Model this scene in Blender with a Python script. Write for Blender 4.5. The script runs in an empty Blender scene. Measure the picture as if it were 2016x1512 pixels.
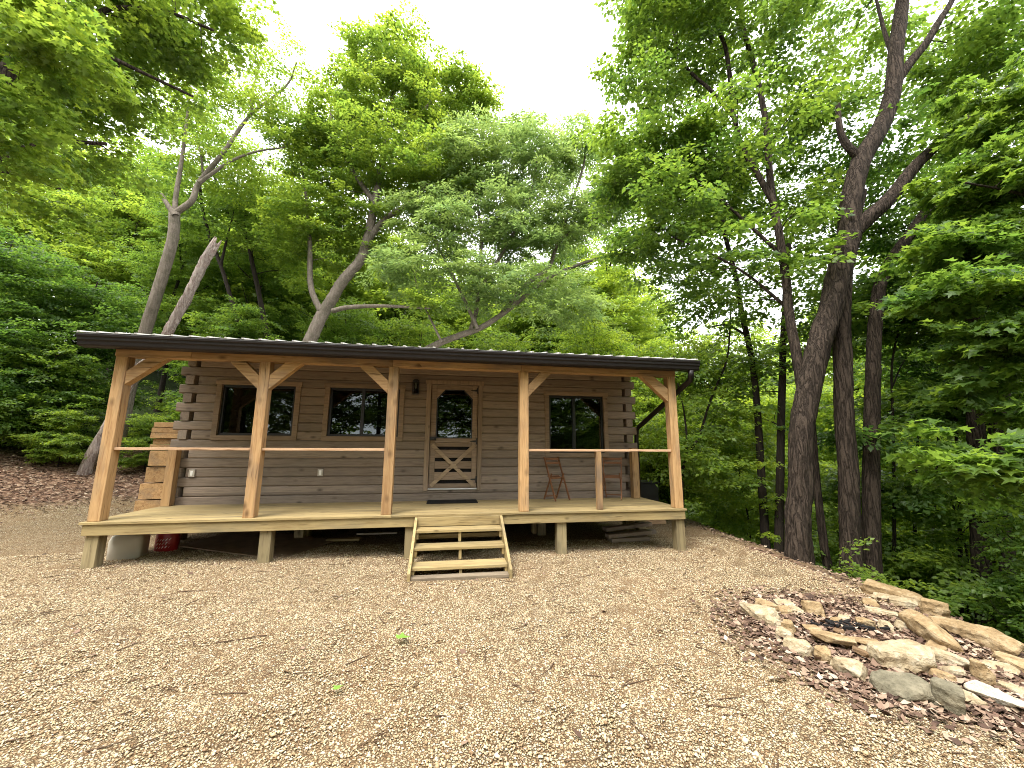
import bpy, bmesh, math, random
import numpy as np
from mathutils import Vector, Matrix

SC = bpy.context.scene
COL = SC.collection
rng = np.random.default_rng(7)
random.seed(7)

# ------------------------------------------------------------------ camera
cam = bpy.data.cameras.new('camera')
cam.sensor_width = 36.0
cam.lens = 13.543
cam.clip_start = 0.05
cam.clip_end = 1000
co = bpy.data.objects.new('camera', cam)
COL.objects.link(co)
YAW, PIT, ROL = -0.1655, 0.167, 0.004
fw = Vector((-math.sin(YAW) * math.cos(PIT), math.cos(YAW) * math.cos(PIT), math.sin(PIT)))
rt = Vector((math.cos(YAW), math.sin(YAW), 0))
up = rt.cross(fw)
r2 = rt * math.cos(ROL) + up * math.sin(ROL)
u2 = up * math.cos(ROL) - rt * math.sin(ROL)
M = Matrix((r2, u2, -fw)).transposed().to_4x4()
M.translation = Vector((4.8307, -6.32, 1.0))
co.matrix_world = M
SC.camera = co

# ------------------------------------------------------------------ sky, sun, exposure
SUN_EL, SUN_AZ = math.radians(62), math.radians(222)      # azimuth clockwise from +Y
w = bpy.data.worlds.new("World")
SC.world = w
w.use_nodes = True
nt = w.node_tree
for n in list(nt.nodes):
    nt.nodes.remove(n)
wo = nt.nodes.new('ShaderNodeOutputWorld')
bg = nt.nodes.new('ShaderNodeBackground')
sky = nt.nodes.new('ShaderNodeTexSky')
sky.sky_type = 'NISHITA'
sky.sun_disc = False
sky.sun_elevation = SUN_EL
sky.sun_rotation = SUN_AZ
sky.dust_density = 3.0
tc = nt.nodes.new('ShaderNodeTexCoord')
nz = nt.nodes.new('ShaderNodeTexNoise')
nz.inputs['Scale'].default_value = 2.2
nz.inputs['Detail'].default_value = 5
rp = nt.nodes.new('ShaderNodeValToRGB')
rp.color_ramp.elements[0].position = 0.3
rp.color_ramp.elements[0].color = (10.5, 10.8, 11.3, 1)     # overcast cloud deck, in the sky texture's own units
rp.color_ramp.elements[1].position = 0.7
rp.color_ramp.elements[1].color = (14.5, 14.6, 14.6, 1)
mx = nt.nodes.new('ShaderNodeMix')
mx.data_type = 'RGBA'
mx.inputs['Factor'].default_value = 0.93
nt.links.new(tc.outputs['Generated'], nz.inputs['Vector'])
nt.links.new(nz.outputs['Fac'], rp.inputs['Fac'])
nt.links.new(sky.outputs['Color'], mx.inputs['A'])
nt.links.new(rp.outputs['Color'], mx.inputs['B'])
nt.links.new(mx.outputs['Result'], bg.inputs['Color'])
bg.inputs['Strength'].default_value = 0.10
nt.links.new(bg.outputs['Background'], wo.inputs['Surface'])

sl = bpy.data.lights.new('sun', 'SUN')
sl.energy = 1.5
sl.angle = math.radians(25)
sl.color = (1.0, 0.95, 0.86)
so = bpy.data.objects.new('sun', sl)
COL.objects.link(so)
sd = Vector((math.sin(SUN_AZ) * math.cos(SUN_EL), math.cos(SUN_AZ) * math.cos(SUN_EL), math.sin(SUN_EL)))
so.rotation_euler = sd.to_track_quat('Z', 'Y').to_euler()
so.location = (0, -20, 40)

SC.view_settings.view_transform = 'Standard'
SC.view_settings.look = 'None'
SC.view_settings.exposure = 1.92
SC.view_settings.gamma = 1.0
cy = SC.cycles
cy.max_bounces = 8
cy.diffuse_bounces = 4
cy.glossy_bounces = 3
cy.transmission_bounces = 5
cy.transparent_max_bounces = 8
cy.sample_clamp_indirect = 6.0
cy.caustics_reflective = False
cy.caustics_refractive = False
cy.use_adaptive_sampling = True
cy.adaptive_threshold = 0.01
cy.use_denoising = True
cy.filter_width = 1.0
try:
    cy.denoiser = 'OPENIMAGEDENOISE'
    cy.denoising_prefilter = 'NONE'
except Exception:
    pass

# measured positions in metres: trunks and limbs (points, radii), crowns (centre, radii, sprays), stones
TREES = {"near_left":{"limbs":[[[[-4.21,1.27,0.09],[-4.25,1.28,2.43],[-4.09,1.25,4.92],[-3.62,1.17,6.61],[-3.32,1.12,7.67],[-2.96,1.06,8.78],[-2.59,1.0,10.57]],0.125,0.098],[[[-4.09,1.25,4.92],[-3.68,1.44,5.95],[-3.18,1.61,6.67],[-2.81,1.8,6.97],[-2.26,1.96,7.16]],0.062,0.032],[[[-3.53,1.36,5.96],[-3.36,1.74,6.12],[-2.99,2.08,6.12]],0.038,0.02],[[[-3.11,1.09,8.38],[-2.57,1.38,9.15],[-2.53,1.75,10.18],[-1.63,1.98,10.6],[-0.84,2.23,10.61]],0.07,0.028],[[[-2.96,1.06,8.78],[-2.55,1.5,8.95],[-2.0,1.92,8.98],[-1.06,2.27,8.82]],0.054,0.026]],"crowns":[[-4.14,1.77,9.3,2.0,1.6,1.3,46],[-3.11,2.1,10.09,1.5,1.5,1.0,34],[-1.92,2.41,10.74,1.2,1.2,0.8,22],[-3.89,2.23,7.55,1.7,1.5,0.6,28],[-0.69,2.71,12.02,0.6,0.8,0.8,9],[-5.81,1.54,9.82,1.8,2,1.6,24],[-3.62,3.2,9.33,1.2,1.2,0.5,14],[-1.93,3.43,10.47,0.9,1,0.5,7],[-3.63,1.68,11.91,2.2,1.6,1,20],[-5.18,3.46,6.49,1.1,1,0.5,9],[-2.03,1.92,11.6,1.5,1.5,0.8,14],[-2.04,0.1,8.14,0.6,0.4,0.35,9],[-1.66,0.24,7.3,0.7,0.4,0.35,10],[-2.64,0.4,6.52,0.4,0.4,0.3,5],[-2.53,0.79,5.83,0.6,0.5,0.3,7]]},
 "gray_fork":{"limbs":[[[[-4.85,7.06,0.45],[-4.76,7.04,2.38],[-4.57,7.01,4.53],[-4.35,6.97,6.13],[-4.19,6.95,7.53],[-4.24,6.95,8.62]],0.166,0.151],[[[-4.24,6.95,8.62],[-4.34,7.02,9.3],[-4.39,7.08,10.97],[-4.48,7.15,12.22],[-4.59,7.22,13.72]],0.082,0.028],[[[-4.24,6.95,8.62],[-3.82,6.97,9.14],[-3.74,7.05,9.87],[-3.13,7.03,11.11],[-2.48,7.01,12.62],[-1.72,6.97,13.55],[-1.28,6.98,14.29],[-1.16,7.05,15.23]],0.101,0.025],[[[-4.14,6.84,8.46],[-4.43,6.89,8.83],[-4.7,6.93,9.23]],0.094,0.056],[[[-3.61,6.85,9.74],[-2.87,6.93,10.67],[-2.17,7.01,11.24],[-1.23,7.06,11.62]],0.066,0.023],[[[-2.4,7.05,12.84],[-2.52,7.07,13.52],[-2.43,7.06,14.38],[-2.26,7.03,15.25]],0.053,0.016],[[[-3.79,7.29,10.24],[-4.02,7.32,11.23],[-4.39,7.39,12.04]],0.041,0.014]],"crowns":[[-4.62,7.42,12.66,1.3,1,1.3,9],[-2.94,7.14,13.3,1.5,1.2,1.4,12],[-1.43,6.89,14.38,0.9,1,1,6],[-3.35,7.52,10.88,1.5,1,1,9],[-1.66,7.13,12.24,1,1,0.8,6]]},
 "snag":{"limbs":[[[[-4.89,6.25,0.48],[-4.49,6.2,1.64],[-4.06,6.14,2.94],[-3.63,6.09,3.62],[-3.26,6.04,4.42],[-2.88,5.99,5.54],[-2.6,5.96,6.47],[-2.4,5.94,6.99]],0.122,0.122]],"crowns":[]},
 "thin_a":{"limbs":[[[[-2.39,9.59,3.33],[-3.17,9.72,5.39],[-3.54,9.78,6.24],[-4.35,9.91,8.23],[-4.99,10.02,9.55],[-5.6,10.12,11.45],[-5.75,10.15,13.36]],0.105,0.042],[[[-4.35,9.91,8.23],[-4.26,9.9,9.4],[-4.13,9.88,10.53]],0.057,0.025]],"crowns":[[-5.65,10.13,12.64,2.4,1.8,2.2,30],[-4.31,9.91,10.3,1.8,1.5,1.2,16]]},
 "thin_b":{"limbs":[[[[-2.04,10.24,3.44],[-2.63,10.34,5.8],[-2.8,10.37,6.41],[-3.4,10.46,8.38],[-4.01,10.57,10.19],[-4.93,10.72,11.19],[-5.68,10.85,12.95]],0.121,0.053],[[[-4.01,10.57,10.19],[-3.97,10.56,11.48],[-3.53,10.49,13.46]],0.072,0.028]],"crowns":[[-3.53,10.79,12.19,2.2,1.8,2.4,32],[-2.35,10.59,9.28,1.6,1.5,1.2,14]]},
 "leaning_mid":{"limbs":[[[[-0.84,8.31,2.45],[-0.45,8.25,3.91],[-0.14,8.2,4.91],[0.15,8.15,5.72],[0.51,8.09,6.48],[0.9,8.02,7.24],[1.39,7.94,7.93],[1.6,7.91,8.72],[1.81,7.87,10.33],[1.97,7.84,12.09],[2.15,7.81,13.53],[2.29,7.79,15.83],[2.34,7.78,17.57]],0.262,0.051],[[[0.15,8.05,5.93],[-0.31,8.17,6.93],[-0.52,8.26,8.71],[-0.84,8.37,10.57],[-1.31,8.49,12.61]],0.116,0.035],[[[0.62,7.87,5.9],[1.25,7.58,5.97],[2.39,7.22,5.96],[3.3,6.89,5.86],[4.11,6.57,5.75]],0.092,0.034],[[[1.6,7.91,8.72],[2.27,7.79,9.69],[3.38,7.61,10.55],[4.1,7.49,12.1],[4.44,7.43,13.93]],0.126,0.04],[[[1.81,7.87,10.33],[0.77,8.05,11.86],[0.05,8.16,13.45],[-0.22,8.21,14.38]],0.111,0.037],[[[1.97,7.84,12.09],[2.87,7.59,13.37],[3.81,7.33,14.67],[4.98,7.04,15.75]],0.095,0.03]],"crowns":[[2.29,7.79,16.44,1.5,1.8,1.6,36],[0.78,8.04,14.5,1.6,1.8,1.3,34],[3.61,7.57,14.52,1.4,1.5,1.3,26],[5.1,7.12,15.51,0.55,0.7,0.9,9],[5.83,7.1,14.55,0.5,0.6,0.7,5],[-0.47,8.25,12.53,1.5,1.5,1.6,30],[1.85,7.86,11.87,2.4,2,1.5,46],[4.31,7.45,11.66,1.3,1.5,1.2,20],[-0.68,8.29,9.46,1.1,1.2,1.6,18],[1.41,8.45,9.57,1.9,1.5,1.2,26],[-0.16,9.01,8.21,1.5,1.3,1,14],[4.0,6.7,5.91,0.5,0.5,0.3,4]]},
 "leaning_pale":{"limbs":[[[[2.62,7.74,3.55],[3.66,7.56,4.3],[4.46,7.43,4.76],[5.17,7.31,5.06],[5.82,7.2,5.3],[6.68,7.06,5.86],[7.56,6.91,6.61],[8.36,6.78,7.27],[9.35,6.61,7.76],[10.47,6.43,8.16]],0.189,0.046],[[[6.69,7.16,5.9],[7.58,7.01,7.07],[8.4,6.87,7.73],[8.77,6.81,8.7],[9.41,6.7,9.36],[9.98,6.61,9.72],[10.57,6.51,9.9]],0.113,0.038],[[[5.54,7.25,5.16],[5.76,7.21,6.03],[5.8,7.21,6.7],[5.89,7.19,8.74],[5.73,7.22,10.24],[5.57,7.24,12.56]],0.092,0.03],[[[8.77,6.81,8.7],[9.32,6.72,10.43],[9.86,6.63,12.21],[9.89,6.62,13.59]],0.077,0.03],[[[5.8,7.21,6.7],[6.88,7.02,8.66],[7.65,6.9,10.36],[8.05,6.83,12.57]],0.075,0.03],[[[5.8,6.9,5.2],[5.02,7.03,6.89],[4.24,7.16,8.48],[3.83,7.23,9.5]],0.072,0.028],[[[4.56,6.91,4.64],[3.79,7.03,6.22],[3.48,7.09,7.18]],0.044,0.018]],"crowns":[[5.49,7.26,11.88,1.6,1.4,1.5,36],[7.85,6.86,12.12,1.5,1.4,1.3,34],[9.77,6.64,12.66,0.8,1,1.2,14],[7.07,7.09,13.53,0.7,0.8,0.7,7],[4.4,7.14,9.3,1.7,1.4,1.5,34],[7.07,6.99,9.5,2,1.4,1.5,44],[9.4,6.7,9.79,1.1,1,1.5,20],[3.23,6.93,7.27,1.2,1,1,14],[6.1,6.65,6.8,1.8,1,0.8,20],[8.9,6.59,6.4,1.3,1,0.9,14],[10.67,6.7,10.58,0.9,1,1.3,16]]},
 "big_right":{"limbs":[[[[10.58,-0.44,-0.77],[10.69,-0.44,-0.21],[10.82,-0.44,0.39],[11.0,-0.45,1.43],[11.35,-0.49,2.52],[11.63,-0.52,3.19],[11.86,-0.54,3.69],[12.15,-0.57,4.48],[12.43,-0.59,5.12]],0.172,0.193],[[[12.43,-0.59,5.12],[12.59,-0.61,5.9],[12.93,-0.65,6.79],[13.44,-0.72,7.57],[13.83,-0.77,8.38],[14.11,-0.8,9.57],[14.48,-0.85,10.83],[14.92,-0.91,12.55]],0.186,0.097],[[[12.43,-0.59,5.12],[12.76,-0.7,5.45],[13.18,-0.82,5.82],[13.72,-0.96,6.49],[14.29,-1.11,7.03],[14.86,-1.25,7.52],[15.73,-1.45,8.19]],0.149,0.05],[[[13.98,-0.75,8.68],[14.37,-0.86,9.21],[14.66,-0.95,9.57],[15.03,-1.05,10.15],[15.29,-1.13,10.56],[15.7,-1.24,11.39]],0.099,0.036],[[[12.9,-0.67,6.81],[12.72,-0.62,7.05],[12.65,-0.58,7.31],[12.65,-0.55,7.72],[12.72,-0.54,8.17]],0.083,0.041],[[[11.16,-0.38,1.78],[11.23,-0.29,2.6],[11.28,-0.2,3.37],[11.36,-0.11,3.92],[11.47,-0.03,4.34],[11.53,0.06,5.42],[11.57,0.16,6.41],[11.69,0.24,7.54],[11.8,0.32,8.53],[11.79,0.43,10.03],[11.73,0.54,11.18],[11.78,0.63,12.87]],0.087,0.045],[[[11.51,0.07,6.15],[11.3,0.2,6.95],[11.14,0.33,7.66],[11.11,0.44,8.53],[11.15,0.53,10.57],[10.86,0.68,11.66],[10.75,0.8,12.86]],0.062,0.035],[[[11.36,0.7,8.82],[10.87,0.78,9.54],[10.31,0.88,10.26],[10.07,0.92,11.3]],0.052,0.023],[[[11.69,0.24,5.1],[11.12,0.54,6.06],[10.44,0.85,7.08],[9.67,1.19,7.9]],0.04,0.017],[[[11.46,0.08,3.89],[10.99,0.42,4.67],[10.48,0.78,5.28],[9.89,1.15,5.8]],0.034,0.016],[[[14.05,-0.76,9.25],[14.22,-0.59,10.29],[14.42,-0.42,11.7]],0.046,0.026]],"crowns":[[9.61,0.99,10.85,1.0,1.4,1.3,26],[11.48,0.68,11.01,1.5,1.8,1.4,36],[9.33,1.34,8.55,0.85,1.3,1.2,24],[10.73,0.81,7.88,1.5,1.6,1.1,32],[13.31,0.98,9.43,1.3,1.2,1.4,20],[9.92,1.35,6.3,1.2,1.4,0.7,18],[11.31,0.71,5.32,1.4,1.4,0.9,16],[15.61,0.8,12.36,1.4,1.2,1.2,14],[17.23,0.13,10.45,1.3,1.2,1.3,18],[16.25,-1.13,10.05,1.3,1.5,1.3,18],[13.66,0.32,12.56,1.8,2,1.1,18],[10.36,0.87,12.86,1.3,1.5,1.1,18],[17.15,0.14,7.97,1.1,1,0.8,12],[11.08,1.36,4.36,1,1,0.4,4],[9.11,1.79,7.75,0.45,0.9,0.6,10],[9.44,1.93,6.2,0.6,0.9,0.45,9]]},
 "slender_right":{"limbs":[[[[11.88,1.63,-0.77],[11.94,1.62,0.64],[11.99,1.61,2.03],[11.98,1.61,3.1],[11.91,1.62,3.74],[11.84,1.63,4.41],[11.81,1.64,5.11],[11.63,1.67,6.37],[11.5,1.69,7.55]],0.08,0.046],[[[11.91,1.62,3.74],[11.45,1.7,3.99],[11.02,1.77,3.93]],0.032,0.016]],"crowns":[[11.71,2.16,7.61,1.2,1.2,1.0,12],[11.35,2.53,5.69,1,1,0.7,7]]},
 "dark_thin":{"limbs":[[[[11.98,1.41,-1.15],[12.21,1.37,0.65],[12.45,1.33,2.47],[12.59,1.31,3.45],[12.74,1.28,4.44],[13.0,1.24,6.02]],0.09,0.061]],"crowns":[[13.49,1.56,6.39,1.2,1.2,1.2,12],[12.34,1.75,2.78,0.9,0.9,0.4,5]]},
 "right_pair_front":{"limbs":[[[[11.69,-0.37,-1.16],[11.78,-0.38,-0.33],[11.85,-0.4,0.38],[11.95,-0.41,1.62],[12.07,-0.43,2.75],[12.16,-0.45,3.54],[12.41,-0.49,4.79],[12.84,-0.56,6.11]],0.152,0.137]],"crowns":[[14.29,0.72,7.89,1.2,1.2,1,12],[14.22,0.22,4.61,1,1,0.7,10]]},
 "right_pair_rear":{"limbs":[[[[12.34,-0.17,-1.25],[12.46,-0.19,-0.39],[12.56,-0.21,0.35],[12.74,-0.24,1.46],[12.94,-0.27,2.63],[13.15,-0.31,3.65],[13.36,-0.34,4.35],[13.82,-0.42,5.05],[14.3,-0.5,5.63],[14.87,-0.6,6.33]],0.125,0.093]],"crowns":[[15.56,-0.0,6.59,1.2,1.2,1,14],[14.57,0.37,3.98,1,1,0.6,9],[12.77,0.06,1.26,0.55,0.5,0.2,4]]},
 "leaning_small":{"limbs":[[[[11.88,0.21,-1.21],[11.84,0.21,-0.63],[11.85,0.21,0.11],[11.88,0.21,0.87],[11.94,0.2,1.86],[12.05,0.18,2.89]],0.073,0.049]],"crowns":[[13.06,0.82,3.8,0.9,0.9,0.8,8]]},
 "right_edge_dark":{"limbs":[[[[14.05,-0.56,-1.94],[14.2,-0.59,-0.71],[14.35,-0.61,0.37],[14.54,-0.64,1.46],[14.77,-0.68,2.8],[15.02,-0.72,4.25],[15.31,-0.77,6.03]],0.11,0.108]],"crowns":[[16.13,-0.1,5.34,1.4,1.2,1.2,16],[15.44,0.42,3.1,1.2,1,0.8,12],[15.83,-0.45,2.28,0.8,0.8,0.6,8]]},
 "right_edge_fork":{"limbs":[[[[14.04,-0.86,-2.05],[14.21,-0.89,-0.92],[14.39,-0.92,0.46],[14.5,-0.94,1.09],[14.78,-0.99,2.16],[15.14,-1.05,3.32]],0.091,0.081]],"crowns":[[16.22,-0.62,4.39,1,1,1,10]]},
 "sapling_right":{"limbs":[[[[13.48,0.35,-1.55],[13.76,0.3,0.29],[13.98,0.26,1.91],[14.11,0.24,2.79],[14.42,0.19,3.68],[14.71,0.14,4.37]],0.031,0.016],[[[14.06,0.25,2.34],[14.31,0.21,2.78],[14.58,0.16,3.11]],0.015,0.008]],"crowns":[[14.44,0.19,3.91,0.8,0.8,0.8,8],[14.33,0.2,1.91,0.7,0.7,0.5,6],[13.55,0.33,0.26,0.6,0.6,0.3,5]]},
 "stem_a":{"limbs":[[[[14.49,0.79,-2.13],[14.71,0.75,-0.74],[15.03,0.7,0.86],[15.33,0.65,2.21]],0.033,0.02]],"crowns":[[15.53,0.82,2.0,0.6,0.6,0.4,4]]},
 "stem_b":{"limbs":[[[[15.35,1.05,-2.38],[15.49,1.02,-1.14],[15.85,0.96,0.4],[16.22,0.9,2.03]],0.037,0.02]],"crowns":[[16.43,1.07,1.81,0.6,0.6,0.4,4]]},
 "stem_c":{"limbs":[[[[14.65,0.15,-2.09],[14.88,0.11,-0.71],[15.12,0.07,0.87],[15.35,0.03,2.34]],0.038,0.021]],"crowns":[[15.66,0.29,1.95,0.6,0.6,0.4,4]]},
 "stem_d":{"limbs":[[[[14.74,-0.27,-2.19],[14.95,-0.3,-0.98],[15.11,-0.33,0.31],[15.4,-0.38,1.67]],0.029,0.019]],"crowns":[[15.94,-0.06,1.6,0.5,0.5,0.3,3]]},
 "near_right_maple":{"limbs":[[[[14.17,-2.2,-1.89],[14.61,-2.28,0.22],[15.05,-2.35,2.41],[15.31,-2.39,4.92],[15.49,-2.42,7.31]],0.107,0.072],[[[14.72,-2.39,1.49],[13.4,-2.48,1.12],[12.19,-2.58,0.99],[11.19,-2.72,0.93],[10.39,-2.89,0.9]],0.023,0.008],[[[15.05,-2.35,2.41],[14.07,-2.39,2.82],[13.08,-2.42,2.97],[12.11,-2.47,3.04]],0.029,0.009],[[[15.33,-2.4,4.05],[14.35,-2.3,4.7],[13.53,-2.23,5.0],[12.68,-2.16,5.12]],0.038,0.013]],"crowns":[[13.7,-2.12,5.46,0.7,0.8,0.6,15],[13.08,-2.02,4.21,0.8,0.8,0.4,12],[12.13,-2.37,3.19,0.7,0.6,0.3,10],[12.09,-2.56,2.51,0.5,0.5,0.22,7],[10.67,-3.04,0.93,0.42,0.4,0.13,7],[12.76,-1.76,3.62,0.5,0.5,0.25,5],[12.32,-2.3,1.88,0.4,0.4,0.2,4],[14.35,-2.03,7.01,0.7,0.8,0.6,10],[13.97,-2.37,3.93,1,1,1,8]]},
 "porch_sapling":{"limbs":[[[[10.22,2.11,-0.43],[10.31,2.09,0.62],[10.72,2.02,1.32],[11.03,1.97,2.11],[11.29,1.93,2.65],[11.56,1.88,3.28],[11.77,1.85,4.59]],0.043,0.017],[[[10.37,2.08,0.77],[10.43,2.07,1.3],[10.4,2.08,2.02],[10.33,2.09,2.39],[10.24,2.1,3.28]],0.027,0.011]],"crowns":[[10.49,2.47,2.58,0.9,0.8,0.7,9],[11.44,2.31,3.38,0.9,0.8,0.7,9],[11.42,2.11,1.8,0.8,0.8,0.5,7],[10.03,2.34,1.06,0.6,0.6,0.5,6],[10.94,1.99,0.6,0.7,0.7,0.4,7]]}}
ROCKS = [[[8.2,-2.33],[8.4,-2.36],0.06,0.8,"tan","small pinkish stone at the back left of the fire ring"],
 [[8.46,-2.28],[8.63,-2.33],0.05,0.7,"pale","whitest small stone at the back of the fire ring"],
 [[8.32,-2.46],[8.44,-2.48],0.06,0.8,"tan","small tan stone tucked below the whitest back stone"],
 [[8.47,-2.44],[8.57,-2.51],0.05,0.7,"pale","pale stone right of the whitest back ring stone"],
 [[7.93,-2.49],[8.24,-2.54],0.1,0.8,"pale","broad pale stone at the far left of the fire ring"],
 [[8.58,-2.51],[8.74,-2.58],0.11,0.7,"tan","rounded tan stone at the middle back of the ring"],
 [[7.94,-2.7],[8.06,-2.75],0.07,0.8,"pale","cream stone below the broad far left ring stone"],
 [[7.98,-2.87],[8.03,-2.95],0.1,0.8,"tan","upright tan stone inside the left of the ring"],
 [[7.86,-2.92],[7.94,-3.01],0.08,0.8,"pale","cream stone on the left rim above the long oval one"],
 [[7.77,-3.11],[7.86,-3.28],0.08,0.5,"pale","long oval pale stone on the left front of the ring"],
 [[7.85,-3.31],[7.91,-3.39],0.1,0.8,"tan","round upright stone between two long pale front stones"],
 [[7.85,-3.45],[7.95,-3.62],0.09,0.5,"pale","large flat cream stone at the front of the fire ring"],
 [[8.81,-2.67],[8.86,-2.75],0.05,0.7,"pale","small pale stone with a green leaf at the ring back"],
 [[8.9,-2.78],[8.97,-2.9],0.07,0.7,"tan","brown stone half buried at the back of the ring"],
 [[9.02,-2.89],[9.1,-2.95],0.06,0.6,"pale","small pale stone right of the brown buried ring stone"],
 [[9.18,-2.91],[9.25,-3.01],0.07,0.7,"pale","cream stone beside the big slanted tan block"],
 [[9.28,-2.95],[9.15,-3.41],0.14,0.35,"tan","big slanted tan block forming the right side of the ring"],
 [[8.27,-3.42],[8.63,-3.57],0.13,0.5,"pale","big wedge shaped block with white top at the ring front"],
 [[7.9,-3.73],[8.19,-3.85],0.08,0.6,"grey","flat grey boulder below the white topped wedge block"],
 [[8.12,-3.91],[8.21,-4.02],0.12,0.8,"grey","square grey boulder at the front right of the stone heap"],
 [[8.8,-3.43],[8.94,-3.6],0.07,0.5,"pale","thick pale slab topmost of the small slab stack"],
 [[8.65,-3.58],[8.77,-3.68],0.05,0.5,"pale","middle slab of the small slab stack by the pit"],
 [[8.51,-3.64],[8.59,-3.74],0.05,0.6,"tan","lowest slab of the small slab stack by the pit"],
 [[8.78,-3.73],[8.87,-3.78],0.11,0.8,"tan","round knobbly boulder left of the big white slab"],
 [[8.57,-3.83],[8.6,-4.11],0.06,0.4,"white","long white flat slab lying at the right of the pit"],
 [[8.85,-3.82],[8.88,-3.96],0.04,0.5,"pale","second pale slab behind the long white flat slab"],
 [[10.02,-1.96],[10.25,-2.58],0.1,0.3,"tan","long low boulder along the bank under the twin trunks"],
 [[9.94,-2.62],[10.04,-2.78],0.12,0.7,"tan","squarish tan boulder in the middle of the bank edge"],
 [[9.69,-2.9],[9.63,-3.54],0.1,0.3,"tan","longest mossy ledge stone along the right bank edge"],
 [[9.87,-2.36],[10.03,-2.53],0.06,0.5,"pale","low cream slab half buried behind the fire ring"]]
SLABS = [[[8.21,-2.86],[8.34,-2.9],0.02,0.7,"tan","small tan stone tile at the back left inside the pit"],[[8.11,-3.04],[8.31,-3.26],0.04,0.35,"tan","largest brown slab lying across the middle of the pit"],[[8.39,-3.16],[8.54,-3.27],0.03,0.5,"tan","orange tan slab right of the largest brown slab"],[[8.46,-2.93],[8.51,-2.99],0.02,0.7,"brown","small brown stone tile beside the charcoal"],[[8.23,-3.3],[8.28,-3.41],0.03,0.4,"brown","narrow brown slab leaning at the front of the pit"]]
PIT = [8.61, -2.94]
# ------------------------------------------------------------------ materials
def new_mat(name):
    m = bpy.data.materials.new(name)
    m.use_nodes = True
    t = m.node_tree
    b = t.nodes['Principled BSDF']
    return m, t, b

def nd(t, kind, **kw):
    n = t.nodes.new(kind)
    for k, v in kw.items():
        if hasattr(n, k) and k not in n.inputs:
            setattr(n, k, v)
        else:
            n.inputs[k].default_value = v
    return n

def ramp(t, fac, stops):
    r = t.nodes.new('ShaderNodeValToRGB')
    e = r.color_ramp.elements
    while len(e) < len(stops):
        e.new(0.5)
    for el, (p, c) in zip(e, stops):
        el.position = p
        el.color = (c[0], c[1], c[2], 1)
    t.links.new(fac, r.inputs['Fac'])
    return r.outputs['Color']

def mixc(t, fac, a, b, mode='MIX'):
    m = t.nodes.new('ShaderNodeMix')
    m.data_type = 'RGBA'
    m.blend_type = mode
    for sock, v in (('Factor', fac), ('A', a), ('B', b)):
        if isinstance(v, (int, float)):
            m.inputs[sock].default_value = v
        elif isinstance(v, tuple):
            m.inputs[sock].default_value = (v[0], v[1], v[2], 1)
        else:
            t.links.new(v, m.inputs[sock])
    return m.outputs['Result']

def mathn(t, op, a, b=None):
    m = t.nodes.new('ShaderNodeMath')
    m.operation = op
    for i, v in enumerate((a, b)):
        if v is None:
            continue
        if isinstance(v, (int, float)):
            m.inputs[i].default_value = v
        else:
            t.links.new(v, m.inputs[i])
    return m.outputs[0]

def bump(t, b, h, strength=0.3, dist=0.01):
    n = nd(t, 'ShaderNodeBump', Strength=strength, Distance=dist)
    t.links.new(h, n.inputs['Height'])
    t.links.new(n.outputs['Normal'], b.inputs['Normal'])
    return n

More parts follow.
